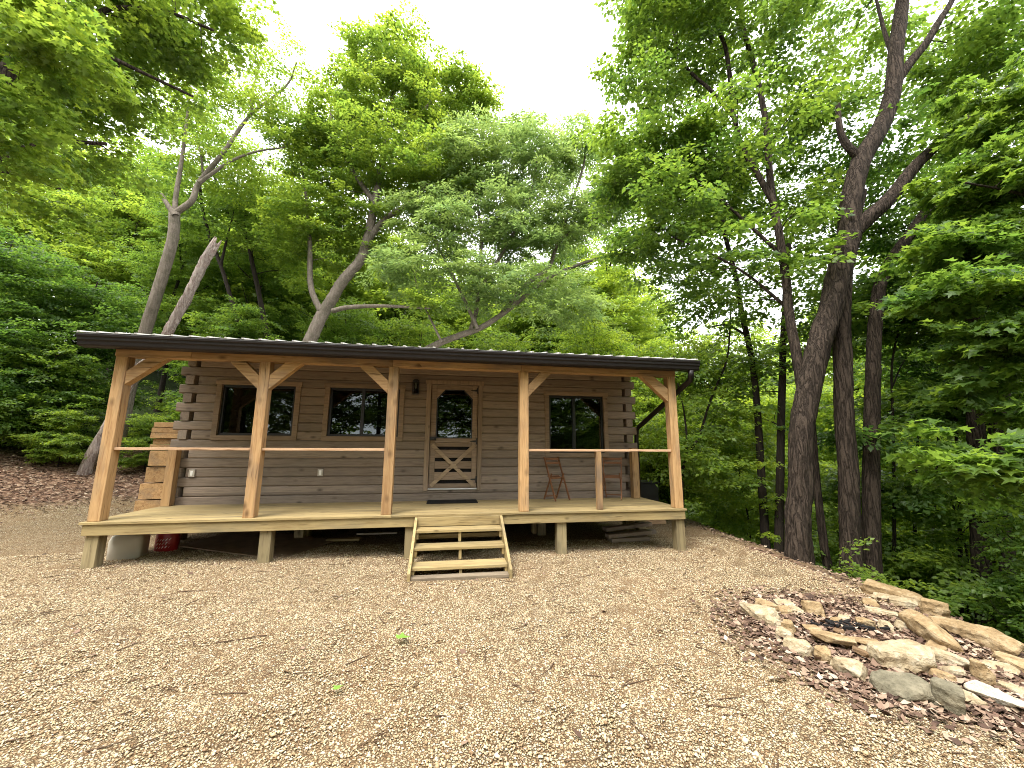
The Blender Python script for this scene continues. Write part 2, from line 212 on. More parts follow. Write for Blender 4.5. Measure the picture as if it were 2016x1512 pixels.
def wood(name, base, dark, axis, stain=(0.2, 0.15, 0.1), stain_amt=0.25, knot=1.0, rough=0.75, spec=0.25, crack=0.75, fine=1.0):
    """sawn timber: fine grain along AXIS, broad stains, knots; each piece gets its own offset"""
    m, t, b = new_mat(name)
    tcn = t.nodes.new('ShaderNodeTexCoord')
    oi = t.nodes.new('ShaderNodeObjectInfo')
    isl = t.nodes.new('ShaderNodeNewGeometry')
    off = mathn(t, 'MULTIPLY', oi.outputs['Random'], 37.0)
    off2 = mathn(t, 'ADD', off, mathn(t, 'MULTIPLY', isl.outputs['Random Per Island'], 23.0))
    va = t.nodes.new('ShaderNodeVectorMath')
    va.operation = 'ADD'
    t.links.new(tcn.outputs['Object'], va.inputs[0])
    t.links.new(off2, va.inputs[1])
    def mapped(along, across):
        mp = t.nodes.new('ShaderNodeMapping')
        s = [across] * 3
        s['XYZ'.index(axis)] = along
        mp.inputs['Scale'].default_value = s
        t.links.new(va.outputs[0], mp.inputs['Vector'])
        return mp.outputs['Vector']
    n1 = nd(t, 'ShaderNodeTexNoise', Scale=1.0, Detail=6.0, Roughness=0.62, Distortion=0.6)
    t.links.new(mapped(1.6 * fine, 22 * fine), n1.inputs['Vector'])
    n2 = nd(t, 'ShaderNodeTexNoise', Scale=1.0, Detail=4.0, Roughness=0.6)
    t.links.new(mapped(5, 130), n2.inputs['Vector'])
    n3 = nd(t, 'ShaderNodeTexNoise', Scale=1.0, Detail=4.0, Roughness=0.6)
    t.links.new(mapped(1.2, 4.5), n3.inputs['Vector'])
    g = mathn(t, 'ADD', mathn(t, 'MULTIPLY', n1.outputs['Fac'], 0.7), mathn(t, 'MULTIPLY', n2.outputs['Fac'], 0.3))
    c = ramp(t, g, [(0.33, dark), (0.52, base), (0.7, tuple(min(1, x * 1.18) for x in base))])
    st = ramp(t, n3.outputs['Fac'], [(0.48, (0, 0, 0)), (0.72, (1, 1, 1))])
    c = mixc(t, mathn(t, 'MULTIPLY', st, stain_amt), c, stain)
    n4 = nd(t, 'ShaderNodeTexNoise', Scale=1.0, Detail=3.0, Roughness=0.5)
    t.links.new(mapped(2.2, 48), n4.inputs['Vector'])
    ck = ramp(t, n4.outputs['Fac'], [(0.63, (0, 0, 0)), (0.70, (1, 1, 1))])
    c = mixc(t, mathn(t, 'MULTIPLY', ck, crack), c, tuple(x * 0.3 for x in dark))
    # boards differ in tone
    tone = t.nodes.new('ShaderNodeMapRange')
    tone.inputs['To Min'].default_value = 0.80
    tone.inputs['To Max'].default_value = 1.14
    t.links.new(mathn(t, 'FRACT', off2), tone.inputs['Value'])
    cmb = t.nodes.new('ShaderNodeCombineColor')
    for k in range(3):
        t.links.new(tone.outputs[0], cmb.inputs[k])
    c = mixc(t, 1.0, c, cmb.outputs[0], 'MULTIPLY')
    if knot:
        vo = nd(t, 'ShaderNodeTexVoronoi', Scale=1.0)
        t.links.new(mapped(3.3, 6.0), vo.inputs['Vector'])
        sc_ = t.nodes.new('ShaderNodeSeparateColor')
        t.links.new(vo.outputs['Color'], sc_.inputs[0])
        has = ramp(t, sc_.outputs[0], [(0.42, (0, 0, 0)), (0.46, (1, 1, 1))])
        k = ramp(t, vo.outputs['Distance'], [(0.05 * knot, (1, 1, 1)), (0.12 * knot, (0.6, 0.6, 0.6)), (0.24 * knot, (0, 0, 0))])
        k = mathn(t, 'MULTIPLY', k, has)
        c = mixc(t, mathn(t, 'MULTIPLY', k, 0.8), c, tuple(x * 0.35 for x in dark))
    t.links.new(c, b.inputs['Base Color'])
    b.inputs['Roughness'].default_value = rough
    b.inputs['Specular IOR Level'].default_value = spec
    bump(t, b, g, 0.35, 0.004)
    return m

def plain(name, col, rough=0.5, metal=0.0, spec=0.5, var=0.15, scale=8.0, bstr=0.0, bdist=0.003):
    m, t, b = new_mat(name)
    tcn = t.nodes.new('ShaderNodeTexCoord')
    n1 = nd(t, 'ShaderNodeTexNoise', Scale=scale, Detail=5.0, Roughness=0.6)
    t.links.new(tcn.outputs['Object'], n1.inputs['Vector'])
    c = ramp(t, n1.outputs['Fac'], [(0.3, tuple(x * (1 - var) for x in col)), (0.7, tuple(min(1, x * (1 + var)) for x in col))])
    t.links.new(c, b.inputs['Base Color'])
    b.inputs['Roughness'].default_value = rough
    b.inputs['Metallic'].default_value = metal
    b.inputs['Specular IOR Level'].default_value = spec
    if bstr:
        bump(t, b, n1.outputs['Fac'], bstr, bdist)
    return m

PINE, PINE_D = (0.44, 0.272, 0.128), (0.27, 0.138, 0.055)
M_ = {}
for ax in 'XYZ':
    M_['post' + ax] = wood('sawn_pine_' + ax.lower(), PINE, PINE_D, ax, (0.19, 0.138, 0.095), 0.85, 1.25)
    M_['deck' + ax] = wood('treated_pine_' + ax.lower(), (0.345, 0.26, 0.122), (0.205, 0.142, 0.062), ax, (0.19, 0.155, 0.092), 0.8, 0.8)
    M_['log' + ax] = wood('stained_log_' + ax.lower(), (0.255, 0.200, 0.158), (0.165, 0.126, 0.098), ax, (0.20, 0.178, 0.156), 0.55, 1.0, fine=1.9, crack=0.35)
    M_['trim' + ax] = wood('stained_trim_' + ax.lower(), (0.285, 0.210, 0.150), (0.19, 0.134, 0.094), ax, (0.20, 0.165, 0.13), 0.5, 0.7, fine=1.5, crack=0.35)
    M_['chair' + ax] = wood('oiled_hardwood_' + ax.lower(), (0.22, 0.10, 0.047), (0.12, 0.05, 0.024), ax, (0.09, 0.045, 0.026), 0.4, 0)
    M_['rail' + ax] = wood('fresh_pine_' + ax.lower(), (0.52, 0.34, 0.21), (0.38, 0.215, 0.115), ax, (0.3, 0.17, 0.09), 0.4, 0.7)
M_['brace'] = wood('lighter_brace_board', (0.40, 0.30, 0.20), (0.26, 0.185, 0.12), 'X', (0.28, 0.22, 0.16), 0.4, 0.7)
M_['gray'] = wood('weathered_grey_plank', (0.21, 0.165, 0.115), (0.12, 0.09, 0.062), 'X', (0.1, 0.085, 0.065), 0.5, 0.8)
for ax in 'XYZ':
    M_['foot' + ax] = wood('weathered_treated_post_' + ax.lower(), (0.27, 0.215, 0.118), (0.15, 0.112, 0.058), ax, (0.13, 0.11, 0.07), 0.85, 1.0)
M_['gutter'] = plain('brown_gutter_metal', (0.012, 0.0085, 0.008), 0.45, 0.0, 0.3, 0.15, 3)
M_['roof'] = plain('grey_roof_steel', (0.62, 0.60, 0.57), 0.45, 0.1, 0.5, 0.1, 3)
M_['black'] = plain('black_metal', (0.012, 0.012, 0.013), 0.4, 0.0, 0.5, 0.2, 20)
M_['vinyl'] = plain('black_window_vinyl', (0.010, 0.010, 0.012), 0.35, 0.0, 0.5, 0.2, 20)
M_['rubber'] = plain('black_rubber', (0.012, 0.011, 0.011), 0.85, 0.0, 0.2, 0.3, 60, 0.6)
M_['bin'] = plain('black_plastic', (0.018, 0.019, 0.022), 0.5, 0.0, 0.4, 0.3, 5)
M_['plate'] = plain('grey_cover_plate', (0.42, 0.38, 0.33), 0.5, 0, 0.5, 0.05)
M_['socket'] = plain('white_socket', (0.75, 0.74, 0.72), 0.4, 0, 0.5, 0.03)
M_['jug'] = plain('milky_plastic', (0.50, 0.455, 0.38), 0.5, 0, 0.4, 0.06, 4)
M_['red'] = plain('red_plastic_sack', (0.30, 0.012, 0.012), 0.4, 0, 0.5, 0.2, 6, 0.4, 0.01)
M_['print'] = plain('white_print', (0.75, 0.66, 0.62), 0.5, 0, 0.4, 0.05)
M_['ply'] = plain('weathered_plywood', (0.19, 0.13, 0.085), 0.8, 0, 0.2, 0.3, 5, 0.2)
M_['plyedge'] = plain('plywood_edge', (0.42, 0.36, 0.27), 0.8, 0, 0.2, 0.2, 9)
M_['char'] = plain('charcoal', (0.010, 0.009, 0.009), 0.9, 0, 0.3, 0.5, 40, 1.0, 0.01)
M_['inside'] = plain('cabin_interior_pine', (0.20, 0.13, 0.075), 0.7, 0, 0.2, 0.2, 2)
M_['alu'] = plain('aluminium_threshold', (0.5, 0.5, 0.5), 0.35, 0.9, 0.5, 0.05)
M_['bulb'] = plain('bulb_glass', (0.75, 0.72, 0.62), 0.15, 0, 0.6, 0.02)

def glass_mat():
    m, t, b = new_mat('window_glass')
    t.nodes.remove(b)
    out = t.nodes['Material Output']
    gl = nd(t, 'ShaderNodeBsdfGlossy', Roughness=0.0)
    gl.inputs['Color'].default_value = (0.85, 0.9, 0.9, 1)
    tr = t.nodes.new('ShaderNodeBsdfTransparent')
    tr.inputs['Color'].default_value = (0.45, 0.5, 0.5, 1)
    fr = nd(t, 'ShaderNodeFresnel', IOR=1.6)
    f2 = mathn(t, 'ADD', mathn(t, 'MULTIPLY', fr.outputs[0], 0.9), 0.0)
    ms = t.nodes.new('ShaderNodeMixShader')
    t.links.new(f2, ms.inputs[0])
    t.links.new(tr.outputs[0], ms.inputs[1])
    t.links.new(gl.outputs[0], ms.inputs[2])
    t.links.new(ms.outputs[0], out.inputs['Surface'])
    return m
M_['glass'] = glass_mat()

def leaf_mat(name, front, back_lit, mix=0.5, hue_var=0.35, rough=0.45):
    """a leaf: diffuse and glossy upper side, light passing through; tint varies from leaf to leaf and from spray to spray"""
    m, t, b = new_mat(name)
    out = t.nodes['Material Output']
    geo = t.nodes.new('ShaderNodeNewGeometry')
    at = t.nodes.new('ShaderNodeAttribute')
    at.attribute_name = 'tint'
    oi = t.nodes.new('ShaderNodeObjectInfo')
    v = mathn(t, 'ADD', mathn(t, 'MULTIPLY', at.outputs['Fac'], 0.75), mathn(t, 'MULTIPLY', geo.outputs['Random Per Island'], 0.25))
    lo = (front[0] * (1 - hue_var), front[1] * (1 - hue_var * 0.75), front[2] * 1.0)
    hi = (front[0] * (1 + hue_var * 1.5), front[1] * (1 + hue_var), front[2] * (1 + hue_var * 0.3))
    c = ramp(t, v, [(0.1, lo), (0.5, front), (0.9, hi)])
    lo2 = (back_lit[0] * (1 - hue_var), back_lit[1] * (1 - hue_var * 0.6), back_lit[2])
    hi2 = (back_lit[0] * (1 + hue_var), back_lit[1] * (1 + hue_var * 0.6), back_lit[2])
    c2 = ramp(t, v, [(0.1, lo2), (0.5, back_lit), (0.9, hi2)])
    t.links.new(c, b.inputs['Base Color'])
    b.inputs['Roughness'].default_value = rough
    b.inputs['Specular IOR Level'].default_value = 0.35
    tl = t.nodes.new('ShaderNodeBsdfTranslucent')
    t.links.new(c2, tl.inputs['Color'])
    ms = t.nodes.new('ShaderNodeMixShader')
    ms.inputs[0].default_value = mix
    t.links.new(b.outputs[0], ms.inputs[1])
    t.links.new(tl.outputs[0], ms.inputs[2])
    t.links.new(ms.outputs[0], out.inputs['Surface'])
    return m

M_['leaf_maple'] = leaf_mat('maple_leaf', (0.082, 0.142, 0.028), (0.26, 0.40, 0.045))
M_['leaf_bright'] = leaf_mat('young_leaf', (0.122, 0.190, 0.034), (0.38, 0.52, 0.055))
M_['leaf_pale'] = leaf_mat('pale_leaf', (0.140, 0.200, 0.074), (0.37, 0.51, 0.125), 0.5, 0.25, 0.35)
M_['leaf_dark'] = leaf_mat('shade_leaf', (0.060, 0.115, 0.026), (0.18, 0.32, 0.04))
M_['leaf_backlit'] = leaf_mat('backlit_tone_leaf', (0.145, 0.215, 0.034), (0.46, 0.60, 0.058))  # backlit glow between the right-hand trunks, put into a brighter yellow leaf colour
M_['leaf_fresh'] = leaf_mat('fallen_green_leaf', (0.16, 0.30, 0.05), (0.2, 0.3, 0.05), 0.2)

def bark_mat(name, light, dark, furrow=1.0, moss=0.0, scale=1.0, blotch=0.35):
    """fissured bark: ridges run up the stem, broken across by finer noise"""
    m, t, b = new_mat(name)
    tcn = t.nodes.new('ShaderNodeTexCoord')
    def mapped(z):
        mp = t.nodes.new('ShaderNodeMapping')
        mp.inputs['Scale'].default_value = (1, 1, z)
        t.links.new(tcn.outputs['Object'], mp.inputs['Vector'])
        return mp.outputs['Vector']
    n1 = nd(t, 'ShaderNodeTexNoise', Scale=17.0 * scale, Detail=3.0, Roughness=0.5, Distortion=0.45)
    t.links.new(mapped(0.10), n1.inputs['Vector'])
    n3 = nd(t, 'ShaderNodeTexNoise', Scale=48.0 * scale, Detail=5.0, Roughness=0.7, Distortion=0.4)
    t.links.new(mapped(0.42), n3.inputs['Vector'])
    n2 = nd(t, 'ShaderNodeTexNoise', Scale=3.2, Detail=5.0, Roughness=0.65)
    t.links.new(tcn.outputs['Object'], n2.inputs['Vector'])
    rid = mathn(t, 'ABSOLUTE', mathn(t, 'SUBTRACT', n1.outputs['Fac'], 0.5))
    fur = ramp(t, rid, [(0.0, (0, 0, 0)), (0.11, (1, 1, 1))])
    h = mathn(t, 'ADD', mathn(t, 'MULTIPLY', fur, 0.55 * furrow), mathn(t, 'MULTIPLY', n3.outputs['Fac'], 0.75))
    c = ramp(t, h, [(0.28, dark), (0.62, tuple((x * 0.55 + y * 0.45) for x, y in zip(light, dark))), (1.0, light)])
    bl = ramp(t, n2.outputs['Fac'], [(0.42, (0, 0, 0)), (0.66, (1, 1, 1))])
    c = mixc(t, mathn(t, 'MULTIPLY', bl, blotch), c, tuple(0.45 * x for x in light))
    if moss:
        c = mixc(t, mathn(t, 'MULTIPLY', ramp(t, n2.outputs['Fac'], [(0.50, (0, 0, 0)), (0.58, (1, 1, 1))]), moss), c, (0.045, 0.05, 0.022))
    t.links.new(c, b.inputs['Base Color'])
    b.inputs['Roughness'].default_value = 0.92
    b.inputs['Specular IOR Level'].default_value = 0.12
    bump(t, b, h, 1.0, 0.035 * furrow)
    return m

M_['bark_dark'] = bark_mat('furrowed_dark_bark', (0.075, 0.056, 0.043), (0.010, 0.0075, 0.006), 1.0, 0.0)
M_['bark_gray'] = bark_mat('smooth_grey_bark', (0.29, 0.245, 0.205), (0.105, 0.085, 0.068), 0.4, 0.3)
M_['bark_pale'] = bark_mat('peeling_dead_wood', (0.52, 0.45, 0.41), (0.12, 0.065, 0.05), 0.6, 0.0, 0.8, 0.75)
M_['bark_thin'] = bark_mat('thin_stem_bark', (0.055, 0.043, 0.034), (0.014, 0.011, 0.009), 0.5)

def rock_mat(name, cols, lichen=0.3):
    m, t, b = new_mat(name)
    tcn = t.nodes.new('ShaderNodeTexCoord')
    n1 = nd(t, 'ShaderNodeTexNoise', Scale=9.0, Detail=8.0, Roughness=0.65)
    n2 = nd(t, 'ShaderNodeTexNoise', Scale=45.0, Detail=4.0, Roughness=0.7)
    vo = nd(t, 'ShaderNodeTexVoronoi', Scale=26.0)
    for n in (n1, n2, vo):
        t.links.new(tcn.outputs['Object'], n.inputs['Vector'])
    c = ramp(t, n1.outputs['Fac'], [(0.3, cols[0]), (0.5, cols[1]), (0.68, cols[2])])
    sp = ramp(t, n2.outputs['Fac'], [(0.56, (0, 0, 0)), (0.68, (1, 1, 1))])
    c = mixc(t, mathn(t, 'MULTIPLY', sp, lichen), c, (0.065, 0.055, 0.038))
    t.links.new(c, b.inputs['Base Color'])
    b.inputs['Roughness'].default_value = 0.9
    b.inputs['Specular IOR Level'].default_value = 0.2
    h = mathn(t, 'ADD', n1.outputs['Fac'], mathn(t, 'MULTIPLY', n2.outputs['Fac'], 0.5))
    bump(t, b, h, 0.9, 0.02)
    return m
M_['rock_pale'] = rock_mat('cream_limestone', [(0.21, 0.15, 0.085), (0.37, 0.295, 0.19), (0.47, 0.405, 0.30)])
M_['rock_white'] = rock_mat('white_limestone', [(0.33, 0.27, 0.19), (0.48, 0.43, 0.34), (0.55, 0.52, 0.44)], 0.5)
M_['rock_tan'] = rock_mat('tan_limestone', [(0.175, 0.115, 0.058), (0.31, 0.215, 0.115), (0.40, 0.31, 0.195)], 0.4)
M_['rock_grey'] = rock_mat('mossy_grey_stone', [(0.085, 0.075, 0.05), (0.165, 0.145, 0.10), (0.25, 0.215, 0.15)], 0.5)
M_['rock_brown'] = rock_mat('brown_slate', [(0.10, 0.06, 0.034), (0.18, 0.112, 0.062), (0.25, 0.16, 0.09)], 0.3)

def litter_mat(name, stops):
    m, t, b = new_mat(name)
    geo = t.nodes.new('ShaderNodeNewGeometry')
    c = ramp(t, geo.outputs['Random Per Island'], stops)
    t.links.new(c, b.inputs['Base Color'])
    b.inputs['Roughness'].default_value = 0.75
    b.inputs['Specular IOR Level'].default_value = 0.25
    return m
M_['litter'] = litter_mat('dead_leaf', [(0.0, (0.045, 0.025, 0.018)), (0.3, (0.11, 0.064, 0.044)), (0.6, (0.21, 0.135, 0.095)), (0.85, (0.34, 0.245, 0.175)), (0.96, (0.46, 0.37, 0.28)), (1.0, (0.13, 0.06, 0.042))])
M_['pebble'] = litter_mat('pebble_stone', [(0.0, (0.185, 0.110, 0.056)), (0.15, (0.31, 0.212, 0.118)), (0.38, (0.455, 0.348, 0.205)), (0.68, (0.54, 0.438, 0.280)), (0.9, (0.62, 0.55, 0.41)), (1.0, (0.33, 0.20, 0.125))])
M_['twig'] = plain('dead_twig', (0.09, 0.055, 0.035), 0.85, 0, 0.2, 0.4, 30)

def ground_mat():
    m, t, b = new_mat('gravel_and_forest_floor')
    tcn = t.nodes.new('ShaderNodeTexCoord')
    P = tcn.outputs['Object']
    def at(nm):
        a = t.nodes.new('ShaderNodeAttribute')
        a.attribute_name = nm
        return a.outputs['Fac']
    def noise(s, d=5.0, r=0.6):
        n = nd(t, 'ShaderNodeTexNoise', Scale=s, Detail=d, Roughness=r)
        t.links.new(P, n.inputs['Vector'])
        return n
    # pebbles
    v1 = nd(t, 'ShaderNodeTexVoronoi', Scale=54.0)
    v2 = nd(t, 'ShaderNodeTexVoronoi', Scale=54.0)
    v2.feature = 'DISTANCE_TO_EDGE'
    for v in (v1, v2):
        t.links.new(P, v.inputs['Vector'])
    sep = t.nodes.new('ShaderNodeSeparateColor')
    t.links.new(v1.outputs['Color'], sep.inputs[0])
    peb = ramp(t, sep.outputs[0], [(0.0, (0.185, 0.110, 0.056)), (0.18, (0.31, 0.212, 0.118)), (0.4, (0.435, 0.332, 0.195)), (0.72, (0.52, 0.42, 0.265)), (1.0, (0.60, 0.53, 0.39))])
    soil = (0.10, 0.063, 0.034)
    gap = ramp(t, v2.outputs['Distance'], [(0.07, (1, 1, 1)), (0.17, (0, 0, 0))])
    grav = mixc(t, gap, peb, soil)
    big = ramp(t, noise(0.55).outputs['Fac'], [(0.42, (0, 0, 0)), (0.68, (1, 1, 1))])
    fine = ramp(t, noise(5.0).outputs['Fac'], [(0.45, (0, 0, 0)), (0.7, (1, 1, 1))])
    dirt = mathn(t, 'MULTIPLY', mathn(t, 'ADD', mathn(t, 'MULTIPLY', big, 0.65), mathn(t, 'MULTIPLY', fine, 0.4)), 0.65)
    grav = mixc(t, dirt, grav, (0.235, 0.145, 0.074))
    # leaf mould
    v3 = nd(t, 'ShaderNodeTexVoronoi', Scale=15.0)
    t.links.new(P, v3.inputs['Vector'])
    s3 = t.nodes.new('ShaderNodeSeparateColor')
    t.links.new(v3.outputs['Color'], s3.inputs[0])
    mould = ramp(t, s3.outputs[0], [(0.0, (0.06, 0.035, 0.024)), (0.4, (0.17, 0.096, 0.062)), (0.8, (0.28, 0.175, 0.115)), (1.0, (0.38, 0.27, 0.19))])
    green = ramp(t, noise(9.0).outputs['Fac'], [(0.3, (0.02, 0.03, 0.01)), (0.7, (0.055, 0.085, 0.02))])
    jit = mathn(t, 'MULTIPLY', mathn(t, 'SUBTRACT', noise(1.6).outputs['Fac'], 0.5), 0.9)
    lf = ramp(t, mathn(t, 'ADD', at('litter'), jit), [(0.35, (0, 0, 0)), (0.62, (1, 1, 1))])
    gf = ramp(t, mathn(t, 'ADD', at('forest'), jit), [(0.35, (0, 0, 0)), (0.65, (1, 1, 1))])
    c = mixc(t, lf, grav, mould)
    c = mixc(t, gf, c, green)
    t.links.new(c, b.inputs['Base Color'])
    b.inputs['Roughness'].default_value = 0.95
    b.inputs['Specular IOR Level'].default_value = 0.15
    h = mathn(t, 'ADD', ramp(t, v2.outputs['Distance'], [(0.0, (0, 0, 0)), (0.3, (1, 1, 1))]), mathn(t, 'MULTIPLY', noise(60.0).outputs['Fac'], 0.4))
    bump(t, b, h, 0.9, 0.012)
    return m
M_['ground'] = ground_mat()

# ------------------------------------------------------------------ helpers
def tag(o, label=None, cat=None, group=None, kind=None):
    if label: o['label'] = label
    if cat: o['category'] = cat
    if group: o['group'] = group
    if kind: o['kind'] = kind
    return o

def empty(name, loc=(0, 0, 0), label=None, cat=None, group=None, rz=0.0):
    o = bpy.data.objects.new(name, None)
    o.empty_display_size = 0.2
    COL.objects.link(o)
    o.location = loc
    o.rotation_euler = (0, 0, rz)
    return tag(o, label, cat, group)

def link(name, me, parent=None, mats=()):
    for m in mats:
        me.materials.append(m)
    o = bpy.data.objects.new(name, me)
    COL.objects.link(o)
    if parent is not None:
        o.parent = parent
        # parts are modelled in the thing's own frame
    return o

class MB:
    """collects boxes, prisms and tubes into one mesh"""
    def __init__(s):
        s.bm = bmesh.new()
    def box(s, x0, x1, y0, y1, z0, z1, mat=0):
        vs = [s.bm.verts.new((x, y, z)) for z in (z0, z1) for y in (y0, y1) for x in (x0, x1)]
        for q in ((0, 2, 3, 1), (4, 5, 7, 6), (0, 1, 5, 4), (2, 6, 7, 3), (0, 4, 6, 2), (1, 3, 7, 5)):
            f = s.bm.faces.new([vs[i] for i in q])
            f.material_index = mat
        return vs
    def bar(s, a, b, w, d, upv=(0, 0, 1), mat=0):
        """square-sectioned bar from a to b; w along the side axis, d along the other"""
        a, b = Vector(a), Vector(b)
        t = (b - a).normalized()
        sd = t.cross(Vector(upv))
        if sd.length < 1e-4:
            sd = t.cross(Vector((0, 1, 0)))
        sd.normalize()
        u = sd.cross(t).normalized()
        vs = []
        for p in (a, b):
            for i, j in ((-1, -1), (1, -1), (1, 1), (-1, 1)):
                vs.append(s.bm.verts.new(p + sd * (i * w / 2) + u * (j * d / 2)))
        for q in ((3, 2, 1, 0), (4, 5, 6, 7), (0, 1, 5, 4), (1, 2, 6, 5), (2, 3, 7, 6), (3, 0, 4, 7)):
            f = s.bm.faces.new([vs[i] for i in q])
            f.material_index = mat
    def prism(s, poly, axis, a, b, mat=0):
        """extrude a polygon (2D points) along axis from a to b; poly coordinates are the other two axes in order"""
        def P(u, v, c):
            return {'X': (c, u, v), 'Y': (u, c, v), 'Z': (u, v, c)}[axis]
        n = len(poly)
        A = [s.bm.verts.new(P(u, v, a)) for u, v in poly]
        B = [s.bm.verts.new(P(u, v, b)) for u, v in poly]
        fs = [s.bm.faces.new(A[::-1]), s.bm.faces.new(B)]
        for i in range(n):
            fs.append(s.bm.faces.new((A[i], A[(i + 1) % n], B[(i + 1) % n], B[i])))
        for f in fs:
            f.material_index = mat
    def tube(s, pts, rad, n=10, mat=0, flat=None, cap=True):
        rings = []
        pts = [Vector(p) for p in pts]
        for i, p in enumerate(pts):
            t = (pts[min(i + 1, len(pts) - 1)] - pts[max(i - 1, 0)]).normalized()
            ref = Vector((0, 0, 1)) if abs(t.z) < 0.9 else Vector((1, 0, 0))
            sx = t.cross(ref).normalized()
            sy = sx.cross(t)
            r = rad[i] if isinstance(rad, (list, tuple)) else rad
            rings.append([s.bm.verts.new(p + sx * (math.cos(2 * math.pi * k / n) * r) + sy * (math.sin(2 * math.pi * k / n) * r * (flat or 1))) for k in range(n)])
        for a, b in zip(rings, rings[1:]):
            for k in range(n):
                f = s.bm.faces.new((a[k], a[(k + 1) % n], b[(k + 1) % n], b[k]))
                f.smooth = True
                f.material_index = mat
        if cap:
            s.bm.faces.new(rings[0][::-1]).material_index = mat
            s.bm.faces.new(rings[-1]).material_index = mat
    def build(s, name, mats, parent=None, bev=0.0, seg=2):
        bmesh.ops.recalc_face_normals(s.bm, faces=s.bm.faces)
        me = bpy.data.meshes.new(name)
        s.bm.to_mesh(me)
        s.bm.free()
        o = link(name, me, parent, mats if isinstance(mats, (list, tuple)) else [mats])
        if bev:
            md = o.modifiers.new('edges', 'BEVEL')
            md.width = bev
            md.segments = seg
            md.limit_method = 'ANGLE'
        return o

def part_box(name, mat, parent, x0, x1, y0, y1, z0, z1, bev=0.006):
    m = MB()
    m.box(x0, x1, y0, y1, z0, z1)
    return m.build(name, mat, parent, bev)

# ------------------------------------------------------------------ terrain
GZ = -0.65
def sp(x, k=1.0):
    return np.log1p(np.exp(np.clip(x * k, -40, 40))) / k
def edge_x(Y):
    return np.interp(Y, [-9, -4.2, -3.58, -2.62, -1.7, -0.7, 2.66, 8, 14, 30], [8.5, 9.2, 9.6, 10.1, 10.3, 10.35, 10.75, 11.5, 13, 17])
def terrain(X, Y):
    X = np.asarray(X, float); Y = np.asarray(Y, float)
    u = -0.55 * X + 0.83 * Y
    z = GZ + 0.34 * sp(u - 5.2, 1.6) - 0.012 * np.clip(X - 4.5, -4, 6)
    d = X - edge_x(Y)
    z = z - 0.62 * sp(d - 0.25, 5) + 0.30 * sp(d - 14, 0.5)
    z = z + 0.03 * np.sin(X * 1.3 + 0.7 * Y) * np.sin(Y * 0.9 - 0.4 * X) * np.clip((np.abs(X - 4.5) - 4) / 3, 0.15, 1)
    return z

def build_ground():
    def axis(lo, hi, c0, c1, fine, n_out):
        a = np.arange(c0, c1 + 1e-6, fine)
        g = np.linspace(0, 1, n_out + 1)[1:] ** 2.0
        return np.concatenate([(c0 - (c0 - lo) * g)[::-1], a, c1 + (hi - c1) * g])
    xs = axis(-260, 260, -12, 18, 0.2, 50)
    ys = axis(-200, 300, -8, 14, 0.2, 50)
    X, Y = np.meshgrid(xs, ys)
    Z = terrain(X, Y)
    r = np.random.default_rng(3)
    Z = Z + r.normal(0, 0.006, Z.shape)
    ny, nx = X.shape
    co_ = np.stack([X, Y, Z], -1).reshape(-1, 3)
    i = np.arange(ny - 1)[:, None] * nx + np.arange(nx - 1)[None]
    q = np.stack([i, i + 1, i + nx + 1, i + nx], -1).reshape(-1, 4)
    me = fast_mesh('ground', co_, q, smooth=True)
    u = -0.55 * X + 0.83 * Y
    litter = np.clip((u - 5.2) / 1.6, 0, 1)
    dp = np.hypot((X - 8.75) / 1.25, (Y + 3.1) / 1.15)
    litter = np.maximum(litter, np.clip(1.45 - dp, 0, 0.9))
    litter = np.maximum(litter, np.clip(0.75 - np.abs(X - edge_x(Y) + 0.2), 0, 0.75) * (Y < 0.3) * 0.9)
    forest = np.clip((u - 8.6) / 2, 0, 1)
    forest = np.maximum(forest, np.clip((X - edge_x(Y) - 0.15) / 0.5, 0, 1))
    for nm, arr in (('litter', litter), ('forest', forest)):
        a = me.attributes.new(nm, 'FLOAT', 'POINT')
        a.data.foreach_set('value', arr.reshape(-1).astype(np.float32))
    o = link('ground', me, None, [M_['ground']])
    tag(o, kind='structure')

def fast_mesh(name, co_, faces, smooth=False, attr=None):
    """mesh from arrays; faces is (n,3) or (n,4), or a list of such arrays"""
    fl = faces if isinstance(faces, list) else [faces]
    fl = [np.asarray(f, np.int32) for f in fl if len(f)]
    me = bpy.data.meshes.new(name)
    co_ = np.ascontiguousarray(co_, np.float32)
    me.vertices.add(len(co_))
    me.vertices.foreach_set('co', co_.reshape(-1))
    loops = np.concatenate([f.reshape(-1) for f in fl])
    tot = np.concatenate([np.full(len(f), f.shape[1], np.int32) for f in fl])
    start = np.concatenate([[0], np.cumsum(tot)[:-1]]).astype(np.int32)
    me.loops.add(len(loops))
    me.loops.foreach_set('vertex_index', loops)
    me.polygons.add(len(tot))
    me.polygons.foreach_set('loop_start', start)
    me.polygons.foreach_set('loop_total', tot)
    if smooth:
        me.polygons.foreach_set('use_smooth', np.ones(len(tot), bool))
    if attr is not None:
        a = me.attributes.new('tint', 'FLOAT', 'POINT')
        a.data.foreach_set('value', np.asarray(attr, np.float32))
    me.update(calc_edges=True)
    return me

build_ground()
# ------------------------------------------------------------------ the cabin
cabin = empty('log_cabin', (0, 0, 0), 'brown stained log cabin with open timber porch and low metal roof', 'cabin')
WY0, WY1, BACK = 1.614, 1.764, 6.30
XA, XB = 0.03, 8.84          # outer faces of the side walls
OPEN = [(0.655, 1.935, 1.228, 2.175), (2.555, 3.875, 1.228, 2.175), (4.49, 5.45, 0.20, 2.30), (6.955, 8.175, 0.925, 2.14)]
PITCH, Z0, NC = 0.1685, -0.03, 17

